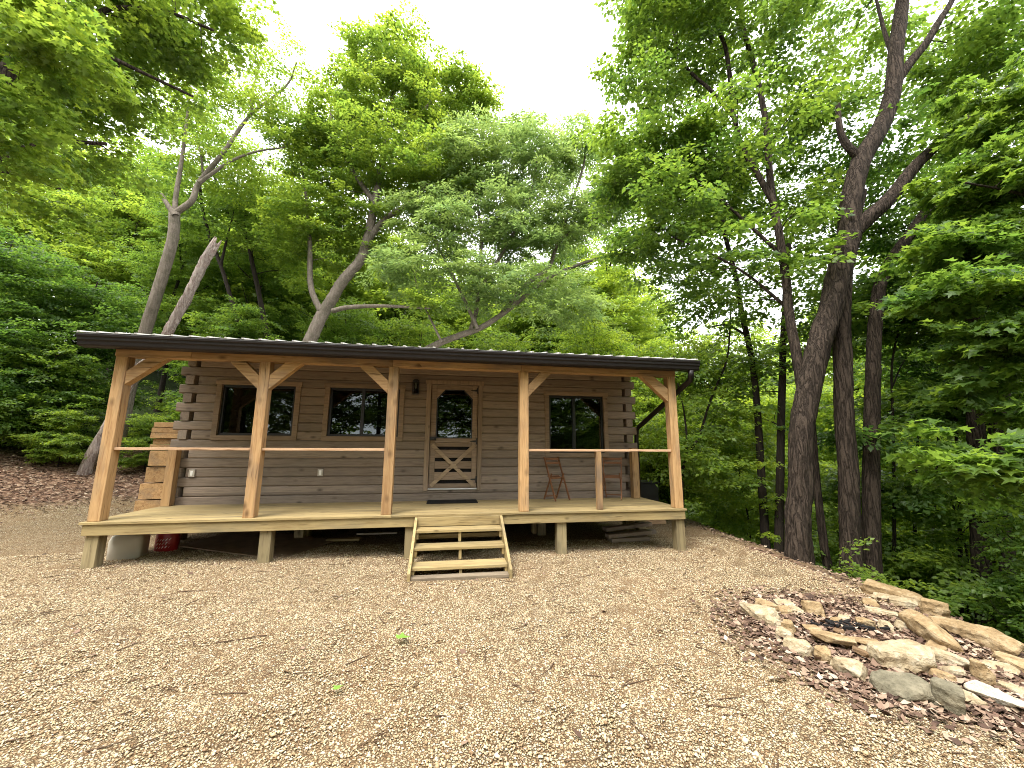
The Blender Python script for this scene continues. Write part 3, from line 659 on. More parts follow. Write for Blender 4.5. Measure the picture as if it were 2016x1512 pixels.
def log_profile(y_face, y_in, za, zb, lo, hi, sgn=1):
    c = 0.016
    p = []
    if lo:
        p += [(y_face + sgn * c, za), (y_face, za + 0.016)]
    else:
        p += [(y_face, za)]
    if hi:
        p += [(y_face, zb - 0.016), (y_face + sgn * c, zb)]
    else:
        p += [(y_face, zb)]
    p += [(y_in, zb), (y_in, za)]
    return p

def log_wall(name, front):
    m = MB()
    yf, yi, sg = (WY0, WY1, 1) if front else (BACK, BACK - 0.15, -1)
    opens = OPEN if front else [(2.95, 3.75, 1.15, 2.1), (6.4, 7.4, 1.1, 2.1)]
    for k in range(NC):
        za, zb = Z0 + k * PITCH, Z0 + (k + 1) * PITCH - 0.004
        xl, xr = (-0.06, 8.93) if k % 2 == 0 else (0.24, 8.63)
        if k % 2 == 0:
            xl += random.uniform(-0.012, 0.012)
            xr += random.uniform(-0.012, 0.012)
        cuts = sorted({za, zb} | {z for o in opens for z in o[2:] if za + 0.005 < z < zb - 0.005})
        for a, b in zip(cuts, cuts[1:]):
            mid = (a + b) / 2
            segs = [(xl, xr)]
            for o in opens:
                if o[2] < mid < o[3]:
                    segs = [q for s0, s1 in segs for q in ((s0, min(s1, o[0])), (max(s0, o[1]), s1)) if q[1] - q[0] > 0.01]
            for s0, s1 in segs:
                m.prism(log_profile(yf, yi, a, b, a == za, b == zb, sg), 'X', s0, s1)
    return m.build(name, M_['logX'], cabin)
log_wall('wall', True)
log_wall('wall', False)
for x0, x1, sg in ((XA, XA + 0.14, 1), (XB, XB - 0.14, -1)):
    m = MB()
    for k in range(NC):
        za, zb = Z0 + k * PITCH + 0.001, Z0 + (k + 1) * PITCH - 0.004
        yl, yr = (1.600, BACK + 0.014) if k % 2 == 1 else (WY1 + 0.005, BACK - 0.155)
        if k % 2 == 1:
            yl += random.uniform(-0.008, 0.004)
        pr = log_profile(x0, x1, za, zb, True, True, sg)
        m.prism(pr, 'Y', yl, yr)
    m.build('wall', M_['logY'], cabin)
# gable infill above the side walls, floor and ceiling
m = MB()
m.box(XA + 0.15, XB - 0.15, WY1 + 0.002, BACK - 0.152, -0.06, 0.0)
m.build('floor', M_['inside'], cabin)
m = MB()
m.box(XA + 0.15, XB - 0.15, WY1 + 0.002, BACK - 0.152, 2.70, 2.74)
m.build('ceiling', M_['inside'], cabin)
m = MB()
m.box(4.15, 4.27, WY1 + 0.3, BACK - 0.16, 0.002, 2.69)
m.box(XA + 0.16, XB - 0.16, WY1 + 0.01, WY1 + 0.02, 2.2, 2.6)
m.build('partition', M_['inside'], cabin)
SL = math.tan(math.radians(11.5))
RIDGE_Y, EY, EZ = 3.95, -0.285, 2.572
rz = EZ + (RIDGE_Y - EY) * SL
for x0, x1 in ((XA + 0.002, XA + 0.138), (XB - 0.138, XB - 0.002)):
    m = MB()
    m.prism([(1.63, Z0 + NC * PITCH), (BACK - 0.01, Z0 + NC * PITCH), (RIDGE_Y, rz - 0.09)], 'X', x0, x1)
    m.build('gable', M_['logY'], cabin)
# roof: sheet with ribs, sheathing below, rafters
m = MB()
xs0, xs1 = -0.285, 9.235
ny = 2 * RIDGE_Y - EY
for ya, za, yb, zb in ((EY, EZ, RIDGE_Y, rz), (RIDGE_Y, rz, ny, EZ)):
    s = 1 if yb == RIDGE_Y else -1
    m.prism([(ya, za), (yb, zb), (yb, zb - 0.003), (ya, za - 0.003)], 'X', xs0, xs1)
x = xs0 + 0.06
while x < xs1 - 0.04:
    for a, b in (((x, EY - 0.004, EZ + 0.008), (x, RIDGE_Y, rz + 0.008)), ((x, RIDGE_Y, rz + 0.008), (x, ny, EZ + 0.008))):
        m.bar(a, b, 0.032, 0.022)
    x += 0.229
roof = m.build('roof', M_['roof'], cabin)
m = MB()
for a, b in (((4.475, EY + 0.02, EZ - 0.030), (4.475, RIDGE_Y, rz - 0.026)), ((4.475, RIDGE_Y, rz - 0.026), (4.475, ny, EZ - 0.03))):
    m.bar(a, b, 9.46, 0.03)
m.build('sheathing', M_['postX'], roof)
for k in range(11):
    xx = 0.06 + k * 0.875
    m = MB()
    m.bar((xx, -0.02, 2.572 + 0.265 * SL - 0.118), (xx, 1.60, 2.572 + 1.885 * SL - 0.118), 0.045, 0.13)
    m.build('rafter', M_['postY'], roof)
m = MB()
m.box(-0.255, 9.20, -0.142, -0.110, 2.385, 2.535)
m.build('fascia', M_['gutter'], roof, 0.003)
m = MB()
m.prism([(-0.145, 2.532), (-0.292, 2.556), (-0.306, 2.546), (-0.302, 2.516), (-0.286, 2.506), (-0.284, 2.470), (-0.268, 2.452), (-0.262, 2.408), (-0.250, 2.388), (-0.145, 2.388)], 'X', -0.235, 9.215)
m.build('gutter', M_['gutter'], cabin, 0.003)
m = MB()
m.tube([(9.07, -0.22, 2.39), (9.075, -0.215, 2.30), (9.075, -0.17, 2.22), (9.06, -0.07, 2.165), (9.045, 0.08, 2.10), (8.985, 1.45, 1.545), (8.975, 1.60, 1.49), (8.972, 1.69, 1.40), (8.97, 1.72, 1.2), (8.97, 1.72, -0.55)], 0.05, 8)
m.build('downspout', M_['gutter'], cabin)

# porch frame
PX = [0.045, 1.9625, 3.875, 6.026, 8.763]
for x in PX:
    part_box('post', M_['postZ'], cabin, x, x + 0.15, 0.02, 0.17, 0.0005, 2.31, 0.007)
for a, b in ((0.03, 1.015), (1.018, 3.93), (3.933, 6.05), (6.053, 8.92)):
    part_box('beam', M_['postX'], cabin, a, b, 0.018, 0.172, 2.311, 2.463, 0.007)
def brace(xp, sgn, run, zl, w_, zin):
    m = MB()
    m.prism([(xp, zl), (xp + sgn * run, 2.310), (xp + sgn * (run - w_), 2.310), (xp, zin)], 'Y', 0.035, 0.155)
    # the prism runs along Y, its polygon is (x, z)
    return m.build('brace', M_['postX'], cabin, 0.005)
brace(PX[0] + 0.151, 1, 0.50, 1.895, 0.26, 2.10)
brace(PX[1] - 0.001, -1, 0.445, 1.885, 0.23, 2.095)
brace(PX[1] + 0.151, 1, 0.45, 1.885, 0.25, 2.11)
brace(PX[2] - 0.001, -1, 0.475, 1.865, 0.225, 2.075)
brace(PX[3] + 0.151, 1, 0.42, 1.875, 0.205, 2.08)
brace(PX[4] - 0.001, -1, 0.515, 1.845, 0.25, 2.09)
# deck
m = MB()
nb = 11
bw = 1.622 / nb
for k in range(nb):
    y0 = -0.022 + k * bw
    brk = [-0.012, random.uniform(2.2, 6.6), 8.942]
    for a, b in zip(brk, brk[1:]):
        dz = random.uniform(-0.0015, 0.0015)
        m.box(a + 0.001, b - 0.001, y0, y0 + bw - 0.006, -0.033, 0.0 + dz)
deck = m.build('deck', M_['deckX'], cabin, 0.003)
def sub(name, mat, x0, x1, y0, y1, z0, z1, bev=0.004):
    return part_box(name, mat, deck, x0, x1, y0, y1, z0, z1, bev)
sub('rim_joist', M_['deckX'], 0.02, 4.36, 0.0, 0.038, -0.178, -0.0345)
sub('rim_joist', M_['deckX'], 4.362, 8.92, 0.0, 0.038, -0.178, -0.0345)
sub('rim_joist', M_['deckY'], 0.02, 0.058, 0.04, 1.59, -0.178, -0.0345)
sub('rim_joist', M_['deckY'], 8.882, 8.92, 0.04, 1.59, -0.178, -0.0345)
for k in range(1, 22):
    x = 0.02 + k * 0.405
    sub('joist', M_['deckY'], x, x + 0.038, 0.04, 1.59, -0.176, -0.0345, 0)
for x in (0.05, 2.212, 4.245, 6.650, 8.765):
    sub('support_post', M_['footZ'], x, x + 0.155, 0.041, 0.19, GZ - 0.15, -0.1785)
for x in (0.05, 2.212, 4.245, 6.650, 8.765):
    sub('support_post', M_['footZ'], x, x + 0.155, 1.40, 1.55, GZ - 0.15, -0.1785)
# cabin piers and the sill beams under the floor
for y in (1.72, 3.95, 6.15):
    m = MB()
    m.box(0.06, 8.80, y - 0.07, y + 0.07, -0.30, -0.062)
    m.build('sill_beam', M_['logX'], cabin)
    for x in (0.12, 2.2, 4.4, 6.6, 8.6):
        part_box('pier', M_['deckZ'], cabin, x, x + 0.18, y - 0.09, y + 0.09, GZ - 0.2, -0.301)
# railing
for a, b in ((PX[0] + 0.151, PX[1] - 0.001), (PX[1] + 0.151, PX[2] - 0.001), (PX[3] + 0.151, PX[4] - 0.001)):
    part_box('rail', M_['railX'], cabin, a, b, 0.05, 0.14, 0.962, 1.001, 0.004)
part_box('rail_post', M_['postZ'], cabin, 7.365, 7.455, 0.052, 0.142, 0.0005, 0.961, 0.005)
part_box('rail_post', M_['postZ'], cabin, 0.005, 0.145, 1.455, 1.590, 0.0005, 1.01, 0.006)
part_box('rail_post', M_['postZ'], cabin, 8.685, 8.825, 1.385, 1.525, 0.0005, 1.03, 0.006)

# windows
def window(x0, x1, z0, z1, mull, tw=0.092):
    m = MB()
    y0, y1 = 1.640, 1.712
    fwid = 0.045
    m.box(x0, x1, y0, y1, z0, z0 + fwid)
    m.box(x0, x1, y0, y1, z1 - fwid, z1)
    m.box(x0, x0 + fwid, y0 + .001, y1 - .001, z0 + fwid, z1 - fwid)
    m.box(x1 - fwid, x1, y0 + .001, y1 - .001, z0 + fwid, z1 - fwid)
    m.box(mull - 0.03, mull + 0.03, y0 + .003, y1 - .003, z0 + fwid, z1 - fwid)
    win = m.build('window', M_['vinyl'], cabin, 0.004)
    for a, b, yy in ((x0 + fwid, mull - 0.03, 1.69), (mull + 0.03, x1 - fwid, 1.67)):
        part_box('pane', M_['glass'], win, a - 0.004, b + 0.004, yy, yy + 0.004, z0 + fwid - 0.004, z1 - fwid + 0.004, 0)
    m = MB()
    m.box(x0 - tw - 0.018, x1 + tw + 0.018, 1.588, 1.6245, z1, z1 + 0.082)
    m.box(x0 - tw, x0, 1.592, 1.6245, z0, z1)
    m.box(x1, x1 + tw, 1.592, 1.6245, z0, z1)
    m.box(x0 - tw, x1 + tw, 1.592, 1.6245, z0 - 0.088, z0)
    m.build('trim', M_['trimX'], win, 0.003)
window(*OPEN[0], 1.30)
window(*OPEN[1], 3.175)
window(*OPEN[3], 7.52)
for x0, x1, z0, z1 in ((2.95, 3.75, 1.15, 2.1), (6.4, 7.4, 1.1, 2.1)):
    m = MB()
    for a in ((x0, x1, z0, z0 + .05), (x0, x1, z1 - .05, z1), (x0, x0 + .05, z0 + .05, z1 - .05), (x1 - .05, x1, z0 + .05, z1 - .05), ((x0 + x1) / 2 - .03, (x0 + x1) / 2 + .03, z0 + .05, z1 - .05)):
        m.box(a[0], a[1], BACK - 0.1, BACK - 0.04, a[2], a[3])
    rw = m.build('window', M_['vinyl'], cabin)
    part_box('pane', M_['glass'], rw, x0 + .045, x1 - .045, BACK - 0.07, BACK - 0.066, z0 + .045, z1 - .045, 0)

# door: arched upper light, boarded lower half with an X brace
m = MB()
dy0, dy1 = 1.632, 1.676
m.box(4.500, 4.606, dy0, dy1, 0.236, 2.296)
m.box(5.338, 5.440, dy0, dy1, 0.236, 2.296)
m.box(4.607, 5.337, dy0 + .001, dy1, 2.202, 2.296)
m.prism([(4.607, 2.012), (4.607, 2.2015), (4.775, 2.2015)], 'Y', dy0 + .001, dy1)
m.prism([(5.337, 2.012), (5.1575, 2.2015), (5.337, 2.2015)], 'Y', dy0 + .001, dy1)
m.box(4.607, 5.337, dy0 + .001, dy1, 1.122, 1.206)
m.box(4.607, 5.337, dy0 + .001, dy1, 1.042, 1.117)
m.box(4.607, 5.337, dy0 + .001, dy1, 0.236, 0.318)
for a, b in ((0.388, 0.540), (0.608, 0.752), (0.820, 0.978)):
    m.box(4.607, 5.337, dy0 + .008, dy1, a, b)
door = m.build('door', M_['trimX'], cabin, 0.003)
part_box('backing', M_['rubber'], door, 4.606, 5.338, 1.678, 1.692, 0.24, 1.12, 0)
part_box('pane', M_['glass'], door, 4.600, 5.345, 1.656, 1.660, 1.206, 2.202, 0)
m = MB()
for a in ((4.606, 4.630, 1.206, 2.01), (5.314, 5.338, 1.206, 2.01), (4.63, 5.314, 1.206, 1.226), (4.775, 5.158, 2.18, 2.202)):
    m.box(a[0], a[1], 1.644, 1.655, a[2], a[3])
m.bar((4.615, 1.645, 2.0), (4.78, 1.645, 2.19), 0.02, 0.011, (0, 1, 0))
m.bar((5.330, 1.645, 2.0), (5.152, 1.645, 2.19), 0.02, 0.011, (0, 1, 0))
m.build('bead', M_['vinyl'], door)
for a, b, yy in (((4.545, 1.623, 1.075), (5.395, 1.623, 0.275), 0.0), ((5.395, 1.621, 1.075), (4.545, 1.621, 0.275), 0.0)):
    m = MB()
    m.bar(a, b, 0.017, 0.072, (0, 0, 1))
    m.build('cross_brace', M_['brace'], door, 0.003)
for z in (2.190, 1.150, 0.395):
    m = MB()
    m.box(5.420, 5.462, 1.608, 1.631, z - 0.062, z + 0.062)
    m.prism([(5.30, z - 0.008), (5.42, z - 0.02), (5.42, z + 0.02), (5.30, z + 0.008)], 'Y', 1.622, 1.630)
    m.tube([(5.441, 1.606, z - 0.065), (5.441, 1.606, z + 0.065)], 0.008, 8)
    m.build('hinge', M_['black'], door, 0.002)
m = MB()
m.box(4.478, 4.622, 1.596, 1.631, 1.160, 1.236)
m.tube([(4.585, 1.60, 1.198), (4.585, 1.565, 1.198), (4.585, 1.555, 1.198)], [0.014, 0.026, 0.02], 12)
m.build('lock', M_['black'], door, 0.004)
m = MB()
m.box(4.372, 5.562, 1.586, 1.6245, 2.302, 2.386)
m.box(4.398, 4.490, 1.590, 1.6245, 0.19, 2.302)
m.box(5.450, 5.536, 1.590, 1.6245, 0.19, 2.302)
m.build('trim', M_['trimZ'], door, 0.003)
part_box('threshold', M_['alu'], door, 4.492, 5.448, 1.592, 1.68, 0.203, 0.228, 0.004)
# wall lantern
m = MB()
m.box(4.140, 4.232, 1.590, 1.612, 2.10, 2.36)
m.box(4.125, 4.247, 1.470, 1.592, 2.318, 2.338)
m.prism([(4.118, 2.338), (4.254, 2.338), (4.215, 2.372), (4.157, 2.372)], 'Y', 1.480, 1.585)
m.box(4.122, 4.250, 1.466, 1.590, 2.072, 2.092)
for x in (4.128, 4.244):
    for y in (1.474, 1.584):
        m.box(x - 0.005, x + 0.005, y - 0.005, y + 0.005, 2.092, 2.318)
lan = m.build('wall_lantern', M_['black'], cabin, 0.002)
m = MB()
m.tube([(4.186, 1.530, 2.094), (4.186, 1.530, 2.316)], 0.045, 14, cap=False)
m.build('lantern_glass', M_['glass'], lan)
m = MB()
m.tube([(4.186, 1.53, 2.31), (4.186, 1.53, 2.27), (4.186, 1.53, 2.24), (4.186, 1.53, 2.20), (4.186, 1.53, 2.185)], [0.014, 0.016, 0.024, 0.02, 0.006], 10)
m.build('bulb', M_['bulb'], lan)
for x in (0.348, 2.504):
    m = MB()
    m.box(x - 0.048, x + 0.048, 1.585, 1.6125, 0.480, 0.612)
    ob = m.build('outlet', M_['plate'], cabin, 0.006)
    part_box('socket', M_['socket'], ob, x - 0.020, x + 0.022, 1.580, 1.5845, 0.505, 0.59, 0.002)

# ------------------------------------------------------------------ porch steps
st = empty('porch_steps', (5.06, -0.5, GZ), 'three pale treated timber steps up to the middle of the porch', 'steps')
def stp(name, mat, x0, x1, y0, y1, z0, z1, bev=0.004):
    o = part_box(name, mat, st, x0, x1, y0, y1, z0, z1, bev)
    o.matrix_parent_inverse = Matrix.Translation((-5.06, 0.5, -GZ))
    return o
def keep(o, root):
    o.matrix_parent_inverse = Matrix.Translation(-root.location)
    return o
for xa, xb in ((4.392, 4.431), (5.694, 5.733)):
    m = MB()
    m.prism([(-0.004, -0.036), (-0.004, -0.34), (-0.70, -0.69), (-1.02, -0.69), (-1.02, -0.555), (-0.985, -0.530), (-0.05, -0.036)], 'X', xa, xb)
    keep(m.build('stringer', M_['deckY'], st, 0.004), st)
for y, z in ((-0.30, -0.178), (-0.585, -0.352), (-0.875, -0.527)):
    stp('tread', M_['deckX'], 4.4325, 5.6925, y - 0.0, y + 0.29, z - 0.038, z)
    for xa in (4.433, 5.655):
        stp('cleat', M_['deckY'], xa, xa + 0.037, y + 0.012, y + 0.25, z - 0.125, z - 0.0385)
    stp('middle_support', M_['deckZ'], 5.045, 5.085, y + 0.015, y + 0.055, max(z - 0.174, -0.652), z - 0.0385)
stp('riser', M_['deckX'], 4.4325, 5.6925, -0.044, -0.006, -0.170, -0.036)
stp('ground_plank', M_['gray'], 4.4325, 5.6925, -1.00, -0.86, -0.68, -0.618)
stp('back_rail', M_['deckX'], 4.4325, 5.6925, -0.05, -0.012, -0.345, -0.285)

# ------------------------------------------------------------------ things on and under the porch
tag(part_box('doormat', M_['rubber'], None, 4.50, 5.44, 1.13, 1.575, 0.003, 0.018, 0.004), 'black rubber mat on the deck in front of the door', 'doormat')

def chair(loc, rz_, mirror, label):
    t = empty('folding_chair', loc, label, 'chair', 'folding chairs on the porch', rz_)
    W_ = 0.36 * mirror
    for x in (0, W_):
        m = MB(); m.bar((x, 0, 0.012), (x, 0.345, 0.84), 0.02, 0.036); m.build('side_rail', M_['chairZ'], t, 0.003)
    xi = 0.024 * mirror
    for x in (xi, W_ - xi):
        m = MB(); m.bar((x, 0.385, 0.012), (x, 0.14, 0.52), 0.02, 0.032); m.build('rear_leg', M_['chairZ'], t, 0.003)
    a, b = min(0, W_) + 0.011, max(0, W_) - 0.011
    for yy, zz, hh in ((0.329, 0.80, 0.055), (0.297, 0.722, 0.045)):
        m = MB(); m.bar((a, yy, zz), (b, yy, zz), 0.014, hh, (0, 0.41, 0.91)); m.build('back_slat', M_['chairX'], t, 0.003)
    m = MB()
    for k in range(4):
        y = 0.17 + k * 0.034
        m.box(a + 0.02, b - 0.02, y, y + 0.026, 0.415 + 0.014 * k, 0.43 + 0.014 * k)
    m.bar((a, 0.19, 0.43), (b, 0.19, 0.43), 0.02, 0.02)
    m.build('seat', M_['chairX'], t, 0.002)
    m = MB(); m.bar((a, 0.355, 0.07), (b, 0.355, 0.07), 0.016, 0.022); m.build('rung', M_['chairX'], t, 0.002)
chair((6.93, 1.10, 0.001), math.radians(24), 1, 'folding wooden chair under the window, nearer the porch post with the single brace')
chair((8.27, 1.10, 0.001), math.radians(-30), -1, 'folding wooden chair in the porch corner behind the short rail post')

# stacked timbers left of the cabin
z = float(terrain(-0.5, 2.5)) + 0.02
names = ['bottom squared timber of the stack left of the cabin', 'second squared timber from the bottom of the left stack',
         'third squared timber from the bottom of the left stack', 'fourth squared timber from the bottom of the left stack',
         'uppermost thick squared timber of the left stack', 'lowest thin plank on top of the left timber stack',
         'second thin plank on top of the left timber stack', 'third thin plank on top of the left timber stack',
         'fourth thin plank on top of the left timber stack', 'topmost plank of the timber stack left of the cabin']
for i, lb in enumerate(names):
    h = 0.285 if i < 5 else 0.098
    dx, dy = random.uniform(-0.02, 0.02), random.uniform(-0.03, 0.03)
    o = part_box('timber', M_['postY'], None, -0.77 + dx - 0.035 * (4 - i) * (i < 5), -0.30 + dx, 2.2 + dy, 3.7 + dy, z + 0.002, z + h, 0.006)
    tag(o, lb, 'timber', 'timbers stacked beside the cabin')
    z += h + (0.022 if i < 5 else 0.008)

# water jug
m = MB()
prof = [(0.0, 0.150), (0.02, 0.168), (0.30, 0.172), (0.36, 0.155), (0.40, 0.10), (0.42, 0.05)]
rings = []
for zz, r in prof:
    ring = []
    for k in range(24):
        a = 2 * math.pi * k / 24
        e = 0.38
        cx_ = math.copysign(abs(math.cos(a)) ** e, math.cos(a)) * r
        cy_ = math.copysign(abs(math.sin(a)) ** e, math.sin(a)) * r
        ring.append(m.bm.verts.new((cx_ * 1.18, cy_, zz)))
    rings.append(ring)
for a, b in zip(rings, rings[1:]):
    for k in range(24):
        f = m.bm.faces.new((a[k], a[(k + 1) % 24], b[(k + 1) % 24], b[k])); f.smooth = True
m.bm.faces.new(rings[0][::-1]); m.bm.faces.new(rings[-1])
jug = empty('water_jug', (0.20, 0.62, GZ), 'milky white plastic water jug under the left end of the porch', 'jug', None, 0.25)
m.build('body', M_['jug'], jug)
m = MB(); m.tube([(0, 0, 0.42), (0, 0, 0.462)], 0.045, 14); m.build('cap', M_['socket'], jug)
m = MB(); m.tube([(-0.12, 0, 0.38), (-0.11, 0, 0.45), (-0.04, 0, 0.462)], 0.014, 8); m.build('handle', M_['jug'], jug)

# red sack
sack = empty('red_sack', (0.50, 0.95, GZ), 'red printed plastic sack standing beside the white jug', 'sack', None, 0.1)
m = MB()
rings = []
for zz, rx, ry in ((0, 0.13, 0.08), (0.05, 0.155, 0.11), (0.2, 0.16, 0.115), (0.36, 0.15, 0.09), (0.45, 0.14, 0.04), (0.50, 0.145, 0.012)):
    rings.append([m.bm.verts.new((math.cos(2 * math.pi * k / 20) * rx + random.uniform(-.006, .006), math.sin(2 * math.pi * k / 20) * ry + random.uniform(-.006, .006), zz)) for k in range(20)])
for a, b in zip(rings, rings[1:]):
    for k in range(20):
        f = m.bm.faces.new((a[k], a[(k + 1) % 20], b[(k + 1) % 20], b[k])); f.smooth = True
m.bm.faces.new(rings[0][::-1]); m.bm.faces.new(rings[-1])
m.build('bag', M_['red'], sack)
m = MB()
for k, zz in enumerate((0.10, 0.155, 0.21)):
    for j in range(5):
        x = -0.09 + j * 0.04
        m.bar((x, -0.121 + abs(x) * 0.3, zz + 0.3 * x * .3), (x + 0.02, -0.121 + abs(x + .02) * 0.3, zz + 0.03 + 0.3 * x * .3), 0.008, 0.004, (0, 1, 0))
m.build('print', M_['print'], sack)

# sheets and offcuts below the deck
def sheet(name, label, cat, pts, th, mat):
    m = MB()
    A = [m.bm.verts.new(p) for p in pts]
    B = [m.bm.verts.new((p[0], p[1], p[2] + th)) for p in pts]
    m.bm.faces.new(A[::-1]); m.bm.faces.new(B)
    n = len(pts)
    for i in range(n):
        m.bm.faces.new((A[i], A[(i + 1) % n], B[(i + 1) % n], B[i]))
    return tag(m.build(name, mat, None), label, cat)
sheet('plywood_sheet', 'large weathered plywood sheet lying under the left half of the porch', 'plywood', [(0.66, 0.95, -0.555), (2.47, 0.22, -0.645), (2.95, 1.25, -0.61), (1.1, 2.0, -0.52)], 0.018, M_['ply'])
sheet('plywood_sheet', 'smaller plywood scrap lying against the ground beside the red sack', 'plywood', [(0.85, 0.72, -0.655), (1.25, 0.60, -0.655), (1.6, 1.1, -0.65), (1.0, 1.3, -0.65)], 0.012, M_['plyedge'])
tag(part_box('board', M_['deckX'], None, 2.80, 3.36, 1.20, 1.34, -0.612, -0.575), 'short pale board lying under the porch left of the steps', 'board')
tag(part_box('board', M_['plyedge'], None, 3.22, 3.95, 1.62, 1.68, -0.60, -0.57), 'thin pale lath under the cabin just left of the steps', 'board')
for i, (x0, x1, y0, y1, z0, lb) in enumerate([(7.85, 8.62, 0.72, 0.90, -0.68, 'lowest dark timber of the pile under the right of the porch'),
        (7.80, 8.74, 0.74, 0.88, -0.61, 'middle dark timber of the pile under the right of the porch'),
        (7.95, 8.95, 1.05, 1.2, -0.66, 'rear dark timber of the pile under the right of the porch'),
        (7.86, 8.88, 0.98, 1.13, -0.54, 'topmost dark timber of the pile under the right of the porch')]):
    m = MB()
    m.bar((x0, (y0 + y1) / 2 - 0.05, z0 + 0.035), (x1, (y0 + y1) / 2 + 0.1 * (i % 2), z0 + 0.035 + 0.015 * i), y1 - y0, 0.065)
    tag(m.build('timber', M_['logX'], None, 0.004), lb, 'timber', 'dark timbers under the porch')

# black bin behind the right end of the porch, on a pallet
pal = empty('pallet', (9.62, 2.75, float(terrain(9.62, 2.75))), 'pale wooden pallet under the black bin beside the cabin', 'pallet')
m = MB()
for k in range(5):
    m.box(-0.36 + k * 0.155, -0.36 + k * 0.155 + 0.10, -0.35, 0.35, 0.10, 0.118)
m.build('deck_boards', M_['railY'], pal)
for y in (-0.33, -0.02, 0.29):
    m = MB(); m.box(-0.36, 0.36, y, y + 0.04, 0.0, 0.099); m.build('runner', M_['railX'], pal)
bz = float(terrain(9.62, 2.75)) + 0.119
tb = empty('trash_bin', (9.66, 2.75, bz), 'black plastic bin standing beyond the right end of the porch', 'bin')
m = MB()
m.prism([(-0.22, 0), (0.22, 0), (0.19, 0.80), (-0.19, 0.80)], 'Y', -0.22, 0.22)
for v in m.bm.verts:
    if v.co.z > 0.5: v.co.y *= 1.12; v.co.x *= 1.25
m.build('body', M_['bin'], tb, 0.02)
m = MB(); m.box(-0.265, 0.265, -0.275, 0.275, 0.802, 0.84); m.build('lid', M_['bin'], tb, 0.015)
# ------------------------------------------------------------------ leaves, branches, trees
def leaf_shape(kind):
    if kind == 'maple':
        h = [(0.0, 0.0), (0.06, 0.40), (0.27, 0.20), (0.56, 0.52), (0.60, 0.15), (1.0, 0.0)]
        out = h + [(x, -y) for x, y in h[-2:0:-1]]
        v = [(0.36, 0.0)] + out
        f = [(0, i, i + 1) for i in range(1, len(out))] + [(0, len(out), 1)]
    elif kind == 'narrow':
        v = [(0, 0), (0.4, 0.17), (1, 0), (0.4, -0.17)]
        f = [(0, 2, 1), (0, 3, 2)]
    else:
        v = [(0, 0), (0.36, 0.36), (1, 0), (0.36, -0.36)]
        f = [(0, 2, 1), (0, 3, 2)]
    v = np.array([(x, y, 0.22 * abs(y) - 0.16 * x * x) for x, y in v])
    return v, np.array(f)

def norm(a):
    return a / np.maximum(np.linalg.norm(a, axis=-1, keepdims=True), 1e-9)

def spray_template(r, leaf, step, drop=0.25):
    """one flat leafy branch end: leaves along side twigs; returns base points, directions, normals"""
    P, Dn = [], []
    L = 1.0
    for t in np.arange(0.12, 1.0, 0.10):
        for sd in (-1, 1):
            ang = sd * math.radians(r.uniform(35, 65))
            ln = (0.62 * (1 - 0.62 * t)) * r.uniform(0.7, 1.15)
            d = np.array([math.cos(ang), math.sin(ang), r.uniform(-0.15, 0.22)])
            b = np.array([t * L, 0, 0.03 * r.normal()])
            for s in np.arange(0.10, ln, step):
                p = b + d * s
                p[2] -= drop * (p[0] ** 2 * 0.5 + p[1] ** 2 * 0.6)
                a2 = ang + r.choice([-1, 1]) * math.radians(r.uniform(15, 65))
                P.append(p)
                Dn.append([math.cos(a2), math.sin(a2), r.uniform(-0.6, 0.12)])
    for t in np.arange(0.3, 1.05, step):
        a2 = r.uniform(-0.8, 0.8)
        P.append(np.array([t, 0, -drop * 0.5 * t * t]))
        Dn.append([math.cos(a2), math.sin(a2), r.uniform(-0.5, 0.1)])
    P, Dn = np.array(P), norm(np.array(Dn))
    N = np.array([0, 0, 1.0]) + r.normal(0, 0.38, P.shape)
    return P, Dn, N

TPL = {}
def templates(step, drop=0.25):
    key = (step, drop)
    if key not in TPL:
        r = np.random.default_rng(int(step * 1000) + 5)
        TPL[key] = [spray_template(r, 0.1, step, drop) for _ in range(6)]
    return TPL[key]

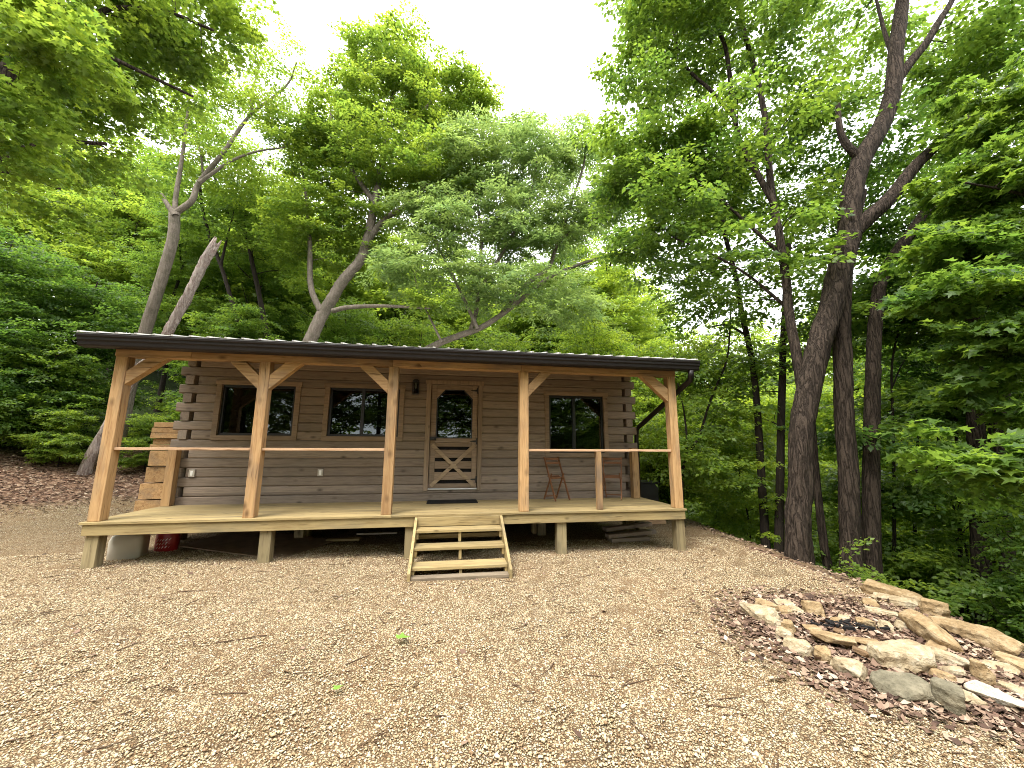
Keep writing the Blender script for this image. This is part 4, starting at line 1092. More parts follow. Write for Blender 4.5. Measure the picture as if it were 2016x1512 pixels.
def leaves_mesh(name, sprays, kind, leaf, step, r, drop=0.25, thin=1.0):
    """sprays: rows of (x,y,z, heading, pitch, scale); returns a mesh of single leaves"""
    V, F = leaf_shape(kind)
    tp = templates(step, drop)
    sprays = np.asarray(sprays)
    which = r.integers(0, len(tp), len(sprays))
    OP, OD, ON, OT = [], [], [], []
    for k, (P, Dn, N) in enumerate(tp):
        S = sprays[which == k]
        if not len(S):
            continue
        h, p, roll = S[:, 3], S[:, 4], r.normal(0, 0.22, len(S))
        ch, sh, cp, sp_ = np.cos(h), np.sin(h), np.cos(p), np.sin(p)
        X = np.stack([ch * cp, sh * cp, sp_], -1)
        Y0 = np.stack([-sh, ch, np.zeros_like(h)], -1)
        Z0_ = np.cross(X, Y0)
        Y = Y0 * np.cos(roll)[:, None] + Z0_ * np.sin(roll)[:, None]
        Z = np.cross(X, Y)
        R = np.stack([X, Y, Z], 1)                     # rows are the axes
        Pw = np.einsum('nj,sjk->snk', P, R) * S[:, 5][:, None, None] + S[:, None, :3]
        Dw = np.einsum('nj,sjk->snk', Dn, R)
        Nw = np.einsum('nj,sjk->snk', N, R)
        tn = np.clip(r.normal(0.5, 0.2, len(S)), 0, 1)[:, None] + r.normal(0, 0.12, (len(S), len(P)))
        if thin < 1:
            keep_ = r.random(Pw.shape[:2]) < thin
            Pw, Dw, Nw, tn = Pw[keep_], Dw[keep_], Nw[keep_], tn[keep_]
        OP.append(Pw.reshape(-1, 3)); OD.append(Dw.reshape(-1, 3)); ON.append(Nw.reshape(-1, 3)); OT.append(np.clip(tn.reshape(-1), 0, 1))
    P, D, N, T_ = np.concatenate(OP), norm(np.concatenate(OD)), np.concatenate(ON), np.concatenate(OT)
    P = P + r.normal(0, 0.03, P.shape)
    D = norm(D + r.normal(0, 0.15, D.shape))
    B = norm(np.cross(N, D))
    N = np.cross(D, B)
    sz = leaf * r.uniform(0.65, 1.2, len(P))
    nv = len(V)
    co_ = P[:, None, :] + sz[:, None, None] * (V[None, :, 0, None] * D[:, None] + V[None, :, 1, None] * B[:, None] + V[None, :, 2, None] * N[:, None])
    fc = (F[None] + (np.arange(len(P)) * nv)[:, None, None]).reshape(-1, 3)
    return fast_mesh(name, co_.reshape(-1, 3), fc, False, np.repeat(T_, nv))

def smooth_line(pts, rad, seg):
    """Catmull-Rom through pts"""
    pts = np.asarray(pts, float)
    if len(pts) < 3:
        t = np.linspace(0, 1, seg)[:, None]
        return pts[0] * (1 - t) + pts[-1] * t, np.linspace(rad[0], rad[1], seg)
    ext = np.vstack([2 * pts[0] - pts[1], pts, 2 * pts[-1] - pts[-2]])
    out = []
    for i in range(len(pts) - 1):
        p0, p1, p2, p3 = ext[i:i + 4]
        for t in np.linspace(0, 1, seg, endpoint=False):
            out.append(0.5 * ((2 * p1) + (-p0 + p2) * t + (2 * p0 - 5 * p1 + 4 * p2 - p3) * t * t + (-p0 + 3 * p1 - 3 * p2 + p3) * t ** 3))
    out.append(pts[-1])
    out = np.array(out)
    s = np.concatenate([[0], np.cumsum(np.linalg.norm(np.diff(out, axis=0), axis=1))])
    return out, rad[0] + (rad[1] - rad[0]) * (s / max(s[-1], 1e-6)) ** 0.9

class Wood:
    """accumulates branch tubes as arrays"""
    def __init__(s):
        s.v, s.f, s.n = [], [], 0
    def tube(s, pts, rad, sides, r=None, rough=0.0, flare=0.0):
        pts = np.asarray(pts, float); rad = np.asarray(rad, float)
        t = np.gradient(pts, axis=0)
        t = norm(t)
        ref = np.array([0.31, 0.95, 0.05])
        sx = norm(np.cross(t, ref)); sy = np.cross(sx, t)
        a = np.linspace(0, 2 * np.pi, sides, endpoint=False)
        rr = np.repeat(rad[:, None], sides, 1)
        if rough and r is not None:
            k = np.arange(len(pts))[:, None]
            rr = rr * (1 + rough * (0.5 * np.sin(a[None] * 3 + 0.35 * k + r.uniform(0, 6)) + 0.4 * np.sin(a[None] * 5 - 0.5 * k) + r.normal(0, 0.45, rr.shape)))
        if flare:
            d = np.linalg.norm(pts - pts[0], axis=1)
            rr = rr * (1 + flare * np.exp(-d / 0.35)[:, None] * (1 + 0.45 * np.sin(a[None] * 4 + 1)))
        c = pts[:, None] + rr[..., None] * (np.cos(a)[None, :, None] * sx[:, None] + np.sin(a)[None, :, None] * sy[:, None])
        n, m = len(pts), sides
        i = np.arange(n - 1)[:, None] * m + np.arange(m)[None]
        j = np.arange(n - 1)[:, None] * m + (np.arange(m)[None] + 1) % m
        q = np.stack([i, j, j + m, i + m], -1).reshape(-1, 4) + s.n
        s.v.append(c.reshape(-1, 3)); s.f.append(q); s.n += n * m
        # end cap
        s.v.append(pts[-1:] + t[-1:] * rad[-1] * 0.5)
        e = s.n - m + np.arange(m)
        s.f.append(np.stack([e, np.roll(e, -1), np.full(m, s.n), np.full(m, s.n)], -1)[:, :3])
        s.n += 1
    def mesh(s, name):
        q = [f for f in s.f if f.shape[1] == 4]; t3 = [f for f in s.f if f.shape[1] == 3]
        return fast_mesh(name, np.concatenate(s.v), [np.concatenate(q), np.concatenate(t3)], True)

def grow(limbs, crowns, r, leaf_scale=1.0, spread=0.9, thick=1.0, sides=12, rough=0.06, flare=0.45, seg=7):
    """branches from the limbs to leafy sprays that fill the crown ellipsoids; returns Wood and the sprays"""
    wd = Wood()
    sk, sr = [], []
    for i, (pts, r0, r1) in enumerate(limbs):
        c, rad = smooth_line(pts, (r0, r1), seg if i else seg + 3)
        wd.tube(c, rad, sides if i == 0 else max(6, sides - 4), r, rough, flare if i == 0 else 0)
        k = len(c) // 3 if i == 0 else 1
        sk.append(c[k:]); sr.append(rad[k:])
    sk, sr = np.concatenate(sk), np.concatenate(sr)
    T_ = []
    for cx_, cy_, cz_, rx, ry, rz_, n in crowns:
        d = norm(r.normal(size=(n, 3)))
        q = d * (r.random((n, 1)) ** 0.42)
        T_.append(np.stack([cx_ + q[:, 0] * rx, cy_ + q[:, 1] * ry, cz_ + q[:, 2] * rz_], -1))
    sprays = []
    if T_:
        T_ = np.concatenate(T_)
        d0 = np.array([np.min(np.linalg.norm(sk - p, axis=1)) for p in T_])
        for p in T_[np.argsort(d0)]:
            df = sk - p
            dist = np.linalg.norm(df, axis=1)
            pen = np.maximum(0, df[:, 2] + 0.15 * dist) * 1.3
            i = int(np.argmin(dist + pen))
            a, L = sk[i], dist[i]
            out = p - a
            mid = a + out * 0.5 + np.array([0, 0, 0.10 * L]) + r.normal(0, 0.06 * L + 1e-3, 3)
            t = np.linspace(0, 1, 6)[:, None]
            c = (1 - t) ** 2 * a + 2 * (1 - t) * t * mid + t * t * p
            r0 = min(sr[i] * 0.75, (0.008 + 0.011 * L) * thick)
            rad = np.linspace(r0, max(0.004, r0 * 0.35), 6)
            if L > 0.05:
                wd.tube(c, rad, 5 if r0 > 0.02 else 4)
                sk = np.vstack([sk, c[2:]]); sr = np.concatenate([sr, rad[2:]])
            hd = math.atan2(out[1], out[0])
            for k in range(3):
                sc = spread * r.uniform(0.75, 1.25)
                sprays.append((p[0], p[1], p[2] + r.normal(0, 0.12), hd + (k - 1) * r.uniform(1.0, 2.3) + r.normal(0, 0.3), r.normal(0.05, 0.22), sc))
    return wd, sprays

LEAFKIND = {'leaf_pale': 'narrow'}
DENS = {'near_left': 1.05, 'big_right': 1.0, 'near_right_maple': 1.3, 'gray_fork': 1.9, 'leaning_mid': 1.5, 'leaning_pale': 1.45}
def plant_tree(key, name, label, bark, leafm, leaf=0.11, step=0.085, kind=None, spread=0.9, seed=0, group=None, cat='tree', sides=12, rough=0.06, drop=0.25, flare=0.45, to_ground=True, thin=1.0):
    r = np.random.default_rng(seed + 11)
    d = TREES[key]
    limbs = [([np.array(p) for p in l[0]], l[1], l[2]) for l in d['limbs']]
    pts, r0, r1 = limbs[0]
    if to_ground:
        b = pts[0]
        g = float(terrain(b[0], b[1]))
        if b[2] > g + 0.4:
            dirn = norm(pts[0] - pts[2]) * np.array([0.55, 0.55, 1])
            k = (b[2] - g + 0.3) / max(-dirn[2], 0.3)
            pts = [b + dirn * k, b + dirn * k * 0.5] + pts
            r0 *= 1.15
        else:
            pts = [np.array([b[0], b[1], g - 0.35])] + (pts if b[2] > g + 0.05 else pts[1:])
        limbs[0] = (pts, r0, r1)
    root = empty(name, [float(x) for x in pts[0]], label, cat, group)
    cw = [tuple(c[:6]) + (int(c[6] * DENS.get(key, 1.7) + 1),) for c in d['crowns']]
    wd, sp_ = grow(limbs, cw, r, spread=spread, sides=sides, rough=rough, flare=flare)
    if key == 'snag':
        top, dr_ = np.array(pts[-1]), norm(np.array(pts[-1]) - np.array(pts[-2]))
        for k in range(9):
            a = k * 0.7
            o_ = np.array([math.cos(a), math.sin(a) * 0.9, 0.12 * math.sin(a * 2)]) * r1 * 0.72
            ln = r.uniform(0.10, 0.42)
            wd.tube([top + o_ - dr_ * 0.25, top + o_ * 1.02 + dr_ * ln * 0.5, top + o_ * 1.1 + dr_ * ln], [0.055, 0.04, 0.008], 5)
    o = link('trunk', wd.mesh('trunk'), root, [M_[bark]])
    keep(o, root)
    if sp_:
        me = leaves_mesh('crown', sp_, kind or LEAFKIND.get(leafm, 'simple'), leaf, step, r, drop, thin)
        o = link('crown', me, root, [M_[leafm]])
        keep(o, root)
    return root

plant_tree('near_left', 'maple_tree', 'big dark limbed maple whose leafy boughs hang over the upper left', 'bark_dark', 'leaf_bright', 0.11, 0.085, 'maple', 0.6, 1, sides=16, thin=0.75)
plant_tree('gray_fork', 'forked_tree', 'grey barked half bare tree forking into two thin stems, left behind the roof', 'bark_gray', 'leaf_bright', 0.10, 0.10, None, 0.7, 2, sides=14, thin=0.9)
plant_tree('snag', 'dead_snag', 'pale broken off dead trunk leaning right behind the left porch post', 'bark_pale', 'leaf_bright', seed=3, sides=16, rough=0.16, cat='dead tree')
plant_tree('thin_a', 'slender_tree', 'thin dark stemmed tree just right of the broken pale snag', 'bark_thin', 'leaf_maple', 0.11, 0.09, None, 0.9, 4)
plant_tree('thin_b', 'slender_tree', 'thin crooked dark tree left of the thick grey trunk leaning over the roof', 'bark_thin', 'leaf_bright', 0.11, 0.09, None, 0.9, 5)
plant_tree('leaning_mid', 'leaning_tree', 'tall tree with thick grey trunk leaning right behind the roof, highest crown in the middle', 'bark_gray', 'leaf_bright', 0.125, 0.085, None, 0.78, 6, sides=16)
plant_tree('leaning_pale', 'leaning_tree', 'low leaning tree with narrow pale leaves behind the right half of the roof', 'bark_gray', 'leaf_pale', 0.17, 0.092, None, 0.8, 7, sides=14, drop=0.5)
plant_tree('big_right', 'oak_tree', 'huge furrowed tree at the bank edge, its trunk forking high above the right', 'bark_dark', 'leaf_maple', 0.115, 0.085, None, 0.75, 8, sides=28, rough=0.07)
plant_tree('slender_right', 'slender_tree', 'wavy slender tree between the porch and the huge furrowed tree', 'bark_thin', 'leaf_maple', 0.11, 0.09, None, 0.85, 9)
plant_tree('dark_thin', 'slender_tree', 'straight dark tree directly left of the huge furrowed tree', 'bark_thin', 'leaf_maple', 0.11, 0.09, None, 0.85, 10)
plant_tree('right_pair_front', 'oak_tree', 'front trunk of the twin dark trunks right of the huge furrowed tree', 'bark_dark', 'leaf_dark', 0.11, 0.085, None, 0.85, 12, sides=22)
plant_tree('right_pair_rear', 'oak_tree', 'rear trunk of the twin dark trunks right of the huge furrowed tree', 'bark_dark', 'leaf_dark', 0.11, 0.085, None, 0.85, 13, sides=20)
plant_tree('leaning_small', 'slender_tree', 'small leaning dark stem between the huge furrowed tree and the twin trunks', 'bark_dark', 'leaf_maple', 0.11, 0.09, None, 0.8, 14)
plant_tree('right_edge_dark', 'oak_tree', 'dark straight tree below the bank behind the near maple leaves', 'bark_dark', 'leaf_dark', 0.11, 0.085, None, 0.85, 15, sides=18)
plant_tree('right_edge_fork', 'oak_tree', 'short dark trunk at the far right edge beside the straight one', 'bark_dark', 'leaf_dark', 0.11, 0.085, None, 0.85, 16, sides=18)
plant_tree('sapling_right', 'sapling', 'very thin straight sapling right of the twin dark trunks', 'bark_thin', 'leaf_maple', 0.11, 0.09, None, 0.7, 17)
for k_, lb_ in (('stem_a', 'thin dark stem downhill just right of the straight sapling'), ('stem_b', 'thin bent stem downhill left of the dark straight trunk'),
                ('stem_c', 'thin stem downhill touching the left side of the dark straight trunk'), ('stem_d', 'thin leaning stem between the two dark trunks at the right edge')):
    plant_tree(k_, 'sapling', lb_, 'bark_thin', 'leaf_maple', 0.11, 0.1, None, 0.6, ord(k_[-1]), group='thin stems downhill on the right')
plant_tree('near_right_maple', 'maple_tree', 'near maple outside the right edge reaching in with big pale green leaves', 'bark_dark', 'leaf_maple', 0.12, 0.09, 'maple', 0.5, 18, drop=0.35)
plant_tree('porch_sapling', 'sapling', 'forked dark sapling with light leaves just behind the right porch post', 'bark_thin', 'leaf_bright', 0.10, 0.09, None, 0.75, 19)

# ------------------------------------------------------------------ the woods around: a few kinds, each tree an object of its own
def proto_tree(kind, seed):
    r = np.random.default_rng(seed)
    if kind == 'tall':
        H = 16.0
        tr = [np.array([0, 0, -0.4]), np.array([0.15, 0.05, 3]), np.array([-0.1, 0.1, 7]), np.array([0.2, -0.1, 11]), np.array([0.1, 0.1, 15])]
        limbs = [(tr, 0.19, 0.03)]
        for k in range(7):
            z = 5 + k * 1.4; a = k * 2.4 + r.uniform(0, 1); L = 2.6 - 0.15 * k
            b = np.array([0.05, 0, z])
            limbs.append(([b, b + [math.cos(a) * L * .5, math.sin(a) * L * .5, L * .35], b + [math.cos(a) * L, math.sin(a) * L, L * .8]], 0.06, 0.015))
        crowns = [(0, 0, 13.5, 2.2, 2.2, 2.4, 60), (0, 0, 10, 3.1, 3.1, 2.2, 95), (0, 0, 6.6, 3.0, 3.0, 1.7, 75), (0, 0, 4.2, 2.5, 2.5, 1.0, 34)]
    elif kind == 'bushy':
        tr = [np.array([0, 0, -0.4]), np.array([0.1, 0, 2]), np.array([-0.15, 0.1, 4.5]), np.array([0.1, 0, 8])]
        limbs = [(tr, 0.11, 0.02)]
        for k in range(6):
            z = 1.6 + k * 0.9; a = k * 2.4 + 1; L = 2.2
            b = np.array([0.0, 0, z])
            limbs.append(([b, b + [math.cos(a) * L * .5, math.sin(a) * L * .5, L * .3], b + [math.cos(a) * L, math.sin(a) * L, L * .5]], 0.04, 0.01))
        crowns = [(0, 0, 7.2, 1.7, 1.7, 1.3, 40), (0, 0, 4.8, 2.6, 2.6, 1.5, 75), (0, 0, 2.4, 2.4, 2.4, 1.2, 60)]
    else:   # understory sapling
        tr = [np.array([0, 0, -0.3]), np.array([0.05, 0, 1.0]), np.array([-0.1, 0.1, 2.2]), np.array([0.1, 0, 3.6])]
        limbs = [(tr, 0.035, 0.008)]
        for k in range(4):
            z = 0.6 + k * 0.6; a = k * 2.4 + 2; L = 1.0
            b = np.array([0.0, 0, z])
            limbs.append(([b, b + [math.cos(a) * L * .5, math.sin(a) * L * .5, L * .2], b + [math.cos(a) * L, math.sin(a) * L, L * .3]], 0.015, 0.005))
        crowns = [(0, 0, 3.0, 0.9, 0.9, 0.6, 20), (0, 0, 1.8, 1.3, 1.3, 0.6, 32), (0, 0, 0.8, 1.2, 1.2, 0.45, 24)]
    return grow(limbs, crowns, r, spread={'tall': 1.0, 'bushy': 0.95, 'sapling': 0.65}[kind], sides=10, flare=0.4)

PROTO = {}
def proto(kind, leafm, bark, variant):
    key = (kind, leafm, variant)
    if key not in PROTO:
        r = np.random.default_rng(50 + len(PROTO))
        wd, sp_ = proto_tree(kind, 100 + len(PROTO) * 7)
        leaf = {'tall': 0.14, 'bushy': 0.125, 'sapling': 0.10}[kind]
        step = {'tall': 0.10, 'bushy': 0.10, 'sapling': 0.10}[kind]
        tm, cm = wd.mesh('trunk'), leaves_mesh('crown', sp_, 'simple', leaf, step, r, 0.3)
        tm.materials.append(M_[bark]); cm.materials.append(M_[leafm])
        PROTO[key] = (tm, cm)
    return PROTO[key]

def stand(kind, leafm, bark, variant, x, y, s, rz_, name, label, group, cat='tree'):
    tm, cm = proto(kind, leafm, bark, variant)
    root = empty(name, (x, y, float(terrain(x, y))), label, cat, group, rz_)
    root.scale = (s, s, s * random.uniform(0.92, 1.1))
    for nm, me in (('trunk', tm), ('crown', cm)):
        o = bpy.data.objects.new(nm, me)
        COL.objects.link(o)
        o.parent = root
    return root

G1 = 'trees of the wood behind the cabin'
BACK_TREES = [   # kind, leaf, variant, x, y, scale, turn, label
 ('tall', 'leaf_bright', 0, -11.5, 15.0, 0.85, 0.3, 'tall bright green tree far left on the rising wood'),
 ('tall', 'leaf_maple', 1, -7.5, 12.5, 0.62, 1.3, 'leafy tree directly left of the grey forked tree'),
 ('tall', 'leaf_maple', 0, -4.5, 13.5, 0.72, 2.2, 'leafy tree seen between the forked tree and the pale snag'),
 ('tall', 'leaf_bright', 1, -1.5, 15.5, 0.68, 3.1, 'bright tree standing right of the two thin dark stems'),
 ('tall', 'leaf_bright', 0, 1.5, 17.0, 0.72, 4.0, 'yellowish tree filling in behind the thick leaning grey trunk'),
 ('tall', 'leaf_bright', 1, 5.5, 15.5, 0.62, 5.0, 'yellowish tree behind the low leaning pale leaved tree'),
 ('tall', 'leaf_bright', 0, 9.5, 17.0, 0.74, 0.9, 'sunny tree rising behind the right end of the roof'),
 ('tall', 'leaf_backlit', 1, 13.5, 12.8, 0.95, 1.9, 'bright tree between the roof end and the wavy slender tree'),
 ('tall', 'leaf_backlit', 0, 24.0, 17.0, 0.95, 2.8, 'light green tree glowing behind the huge furrowed trunk'),
 ('tall', 'leaf_backlit', 1, 25.0, 9.5, 1.0, 3.7, 'deep green tree behind the twin dark trunks'),
 ('tall', 'leaf_maple', 0, 22.0, 3.0, 0.9, 4.6, 'deep green tree downhill behind the near maple leaves'),
 ('tall', 'leaf_backlit', 1, 24.0, -2.5, 0.9, 5.5, 'shaded tree at the far right edge below the bank'),
 ('tall', 'leaf_backlit', 0, 15.8, 17.0, 1.0, 1.1, 'bright tall tree filling the gap right of the pale leaved tree'),
 ('tall', 'leaf_bright', 1, 18.5, 18.0, 1.0, 0.1, 'farthest bright tall tree beyond the right end of the roof'),
 ('bushy', 'leaf_backlit', 0, 15.5, 10.5, 1.0, 1.5, 'bushy light tree seen between porch and wavy slender tree'),
 ('bushy', 'leaf_backlit', 1, 20.5, 8.5, 1.2, 2.5, 'bushy light tree glowing behind the huge furrowed trunk base'),
 ('bushy', 'leaf_backlit', 0, 22.0, 3.5, 1.2, 0.5, 'bushy light tree glowing far behind the twin trunks'),
 ('tall', 'leaf_maple', 1, 11.5, 14.8, 0.95, 2.7, 'tall green tree closing the gap between pale leaved tree and furrowed tree'),
 ('tall', 'leaf_bright', 0, -1.0, 20.0, 0.80, 2.0, 'far bright tree seen between forked tree and thick leaning trunk'),
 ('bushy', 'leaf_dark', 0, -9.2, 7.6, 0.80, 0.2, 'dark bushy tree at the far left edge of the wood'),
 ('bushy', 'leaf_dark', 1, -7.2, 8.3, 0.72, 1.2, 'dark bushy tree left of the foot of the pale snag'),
 ('bushy', 'leaf_maple', 0, -3.0, 9.2, 0.70, 2.4, 'bushy green tree right behind the pale snag'),
 ('bushy', 'leaf_maple', 1, 0.3, 11.0, 0.85, 3.3, 'bushy green tree under the thick leaning grey trunk'),
 ('bushy', 'leaf_bright', 0, 3.5, 10.8, 0.80, 4.4, 'bushy yellow green tree behind the middle of the roof'),
 ('bushy', 'leaf_bright', 1, 7.0, 10.2, 0.80, 5.2, 'bushy yellow green tree under the pale leaved branches'),
 ('bushy', 'leaf_backlit', 0, 10.8, 8.6, 0.80, 0.6, 'bushy light tree behind the right porch corner'),
 ('bushy', 'leaf_backlit', 1, 18.5, 3.4, 0.90, 3.4, 'bushy shaded tree behind the twin trunk bases'),
]
for i, (k, lm, v, x, y, s, a, lb) in enumerate(BACK_TREES):
    stand(k, lm, 'bark_thin', v, x, y, s, a, 'woodland_tree' if k == 'tall' else 'bushy_tree', lb, G1)
SAP = [
 ('leaf_dark', 0, -7.6, 6.6, 1.0, 0.4, 'dark leafed sapling at the left edge above the leaf litter'),
 ('leaf_maple', 0, -6.6, 6.8, 0.9, 1.7, 'leafy sapling left of the pale snag foot'),
 ('leaf_bright', 0, -5.6, 6.3, 0.45, 2.2, 'small bright sapling at the foot of the pale snag'),
 ('leaf_bright', 0, -3.9, 6.9, 0.5, 3.0, 'bright sapling between left porch post and timber stack'),
 ('leaf_maple', 0, -2.7, 8.2, 1.1, 4.0, 'sapling showing under the porch beam left of the cabin corner'),
 ('leaf_backlit', 0, 11.4, 4.4, 0.9, 5.0, 'light sapling close behind the black bin'),
 ('leaf_backlit', 0, 12.3, 2.6, 0.8, 0.7, 'light sapling on the bank right of the porch'),
 ('leaf_backlit', 0, 14.4, 6.4, 0.9, 1.4, 'sapling downhill left of the huge furrowed trunk'),
 ('leaf_bright', 0, 13.6, 1.0, 0.9, 2.6, 'sapling downhill behind the small leaning stem'),
 ('leaf_bright', 0, 14.6, 0.0, 1.0, 3.6, 'shaded sapling downhill right of the twin trunks'),
 ('leaf_maple', 0, 13.2, -1.9, 0.7, 4.7, 'shaded sapling just below the ledge stones'),
 ('leaf_bright', 0, 10.6, 3.9, 0.5, 5.6, 'small bright sapling beside the bin at the cabin corner'),
]
for lm, v, x, y, s, a, lb in SAP:
    stand('sapling', lm, 'bark_thin', v, x, y, s, a, 'sapling', lb, 'understory saplings at the wood edge')

# trees behind the camera that the window glass mirrors
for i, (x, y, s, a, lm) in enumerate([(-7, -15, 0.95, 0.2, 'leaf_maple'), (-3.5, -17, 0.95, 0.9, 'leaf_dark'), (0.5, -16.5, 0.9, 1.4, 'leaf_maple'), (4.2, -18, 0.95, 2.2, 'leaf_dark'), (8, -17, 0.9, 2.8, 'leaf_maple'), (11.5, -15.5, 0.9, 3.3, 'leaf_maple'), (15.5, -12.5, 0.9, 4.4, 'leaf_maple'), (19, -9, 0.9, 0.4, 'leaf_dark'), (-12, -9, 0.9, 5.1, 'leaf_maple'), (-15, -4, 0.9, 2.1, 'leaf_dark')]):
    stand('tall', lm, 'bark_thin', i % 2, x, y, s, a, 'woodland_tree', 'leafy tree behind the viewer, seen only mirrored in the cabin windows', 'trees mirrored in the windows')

# far woods: one mass
def far_woods():
    r = np.random.default_rng(77)
    sprays = []
    for k in range(290):
        a = r.uniform(-1.35, 1.45) if k < 210 else math.pi + r.uniform(-1.7, 1.7)
        d = r.uniform(19, 46) if k < 210 else r.uniform(14, 26)
        x, y = 4.8 + math.sin(a + 0.165) * d, -6.3 + math.cos(a + 0.165) * d
        if k < 210 and (x < 14 and y < 15 or (a > 0.3 and d < 27)):
            continue
        g = float(terrain(x, y))
        H = r.uniform(10.5, 14.5) * (0.72 + d / 95)
        nS = int(120 * (1.0 if d < 32 else 0.75)) if k < 210 else 60
        q = norm(r.normal(size=(nS, 3))) * r.random((nS, 1)) ** 0.4
        zz = H * 0.52 + q[:, 2] * H * 0.47
        wx = 3.1 * (1 - 0.35 * np.abs(q[:, 2]))
        for i in range(nS):
            sprays.append((x + q[i, 0] * wx[i], y + q[i, 1] * wx[i], g + zz[i], r.uniform(0, 6.28), r.normal(0, 0.2), r.uniform(1.2, 1.9)))
    me = leaves_mesh('distant_woods', sprays, 'simple', 0.25, 0.16, r, 0.25)
    o = link('distant_woods', me, None, [M_['leaf_bright']])
    tag(o, 'far leafy woods filling the gaps behind the nearer trees', 'woods', kind='stuff')
far_woods()

def undergrowth():
    r = np.random.default_rng(21)
    S = []
    for k in range(2600):
        x, y = r.uniform(-14, 22), r.uniform(-6, 16)
        u = -0.55 * x + 0.83 * y
        d = x - float(edge_x(y))
        if not (u > 8.7 + r.uniform(-0.6, 1.0) or d > 0.45 + r.uniform(0, 0.5)):
            continue
        if -0.4 < x < 9.2 and -0.2 < y < 7: continue
        S.append((x, y, float(terrain(x, y)) + r.uniform(0.02, 0.35), r.uniform(0, 6.28), r.normal(0.3, 0.3), r.uniform(0.3, 0.6)))
    me = leaves_mesh('undergrowth', S, 'simple', 0.075, 0.11, r, 0.5)
    tag(link('undergrowth', me, None, [M_['leaf_bright']]), 'low leafy undergrowth covering the forest floor', 'undergrowth', kind='stuff')
undergrowth()

# ------------------------------------------------------------------ gravel, leaf litter, twigs
def pebbles():
    r = np.random.default_rng(5)
    n = 390000
    # denser towards the viewer, where single stones can be told apart
    X = r.uniform(-4.0, 10.2, n); Y = -5.6 + 6.6 * r.random(n) ** 1.5
    dp = np.hypot((X - 8.75) / 1.25, (Y + 3.1) / 1.15)
    ok = (X < edge_x(Y) - 0.05) & (dp > r.uniform(0.75, 1.2, n))
    ok &= ~((X > 4.35) & (X < 5.75) & (Y > -1.05) & (Y < -0.8))
    X, Y = X[ok], Y[ok]; n = len(X)
    Z = terrain(X, Y)
    s = 0.0066 * np.exp(r.normal(0, 0.32, n))
    V = np.array([(1, 0, 0), (-1, 0, 0), (0, 1, 0), (0, -1, 0), (0, 0, 1), (0, 0, -1)], float)
    F = np.array([(0, 2, 4), (2, 1, 4), (1, 3, 4), (3, 0, 4), (2, 0, 5), (1, 2, 5), (3, 1, 5), (0, 3, 5)])
    a = r.uniform(0, 6.28, n)
    sc = np.stack([s * r.uniform(0.8, 1.5, n), s * r.uniform(0.7, 1.1, n), s * r.uniform(0.45, 0.85, n)], -1)
    L = V[None] * sc[:, None] * r.uniform(0.75, 1.15, (n, 6, 1))
    tl = r.normal(0, 0.35, n)
    y2 = L[..., 1] * np.cos(tl)[:, None] - L[..., 2] * np.sin(tl)[:, None]
    z2 = L[..., 1] * np.sin(tl)[:, None] + L[..., 2] * np.cos(tl)[:, None]
    x3 = L[..., 0] * np.cos(a)[:, None] - y2 * np.sin(a)[:, None]
    y3 = L[..., 0] * np.sin(a)[:, None] + y2 * np.cos(a)[:, None]
    co_ = np.stack([x3 + X[:, None], y3 + Y[:, None], z2 + (Z + 0.35 * s)[:, None]], -1).reshape(-1, 3)
    fc = (F[None] + (np.arange(n) * 6)[:, None, None]).reshape(-1, 3)
    me = fast_mesh('gravel', co_, fc, True)
    tag(link('gravel', me, None, [M_['pebble']]), 'loose tan and cream gravel covering the clearing', 'gravel', kind='stuff')
pebbles()

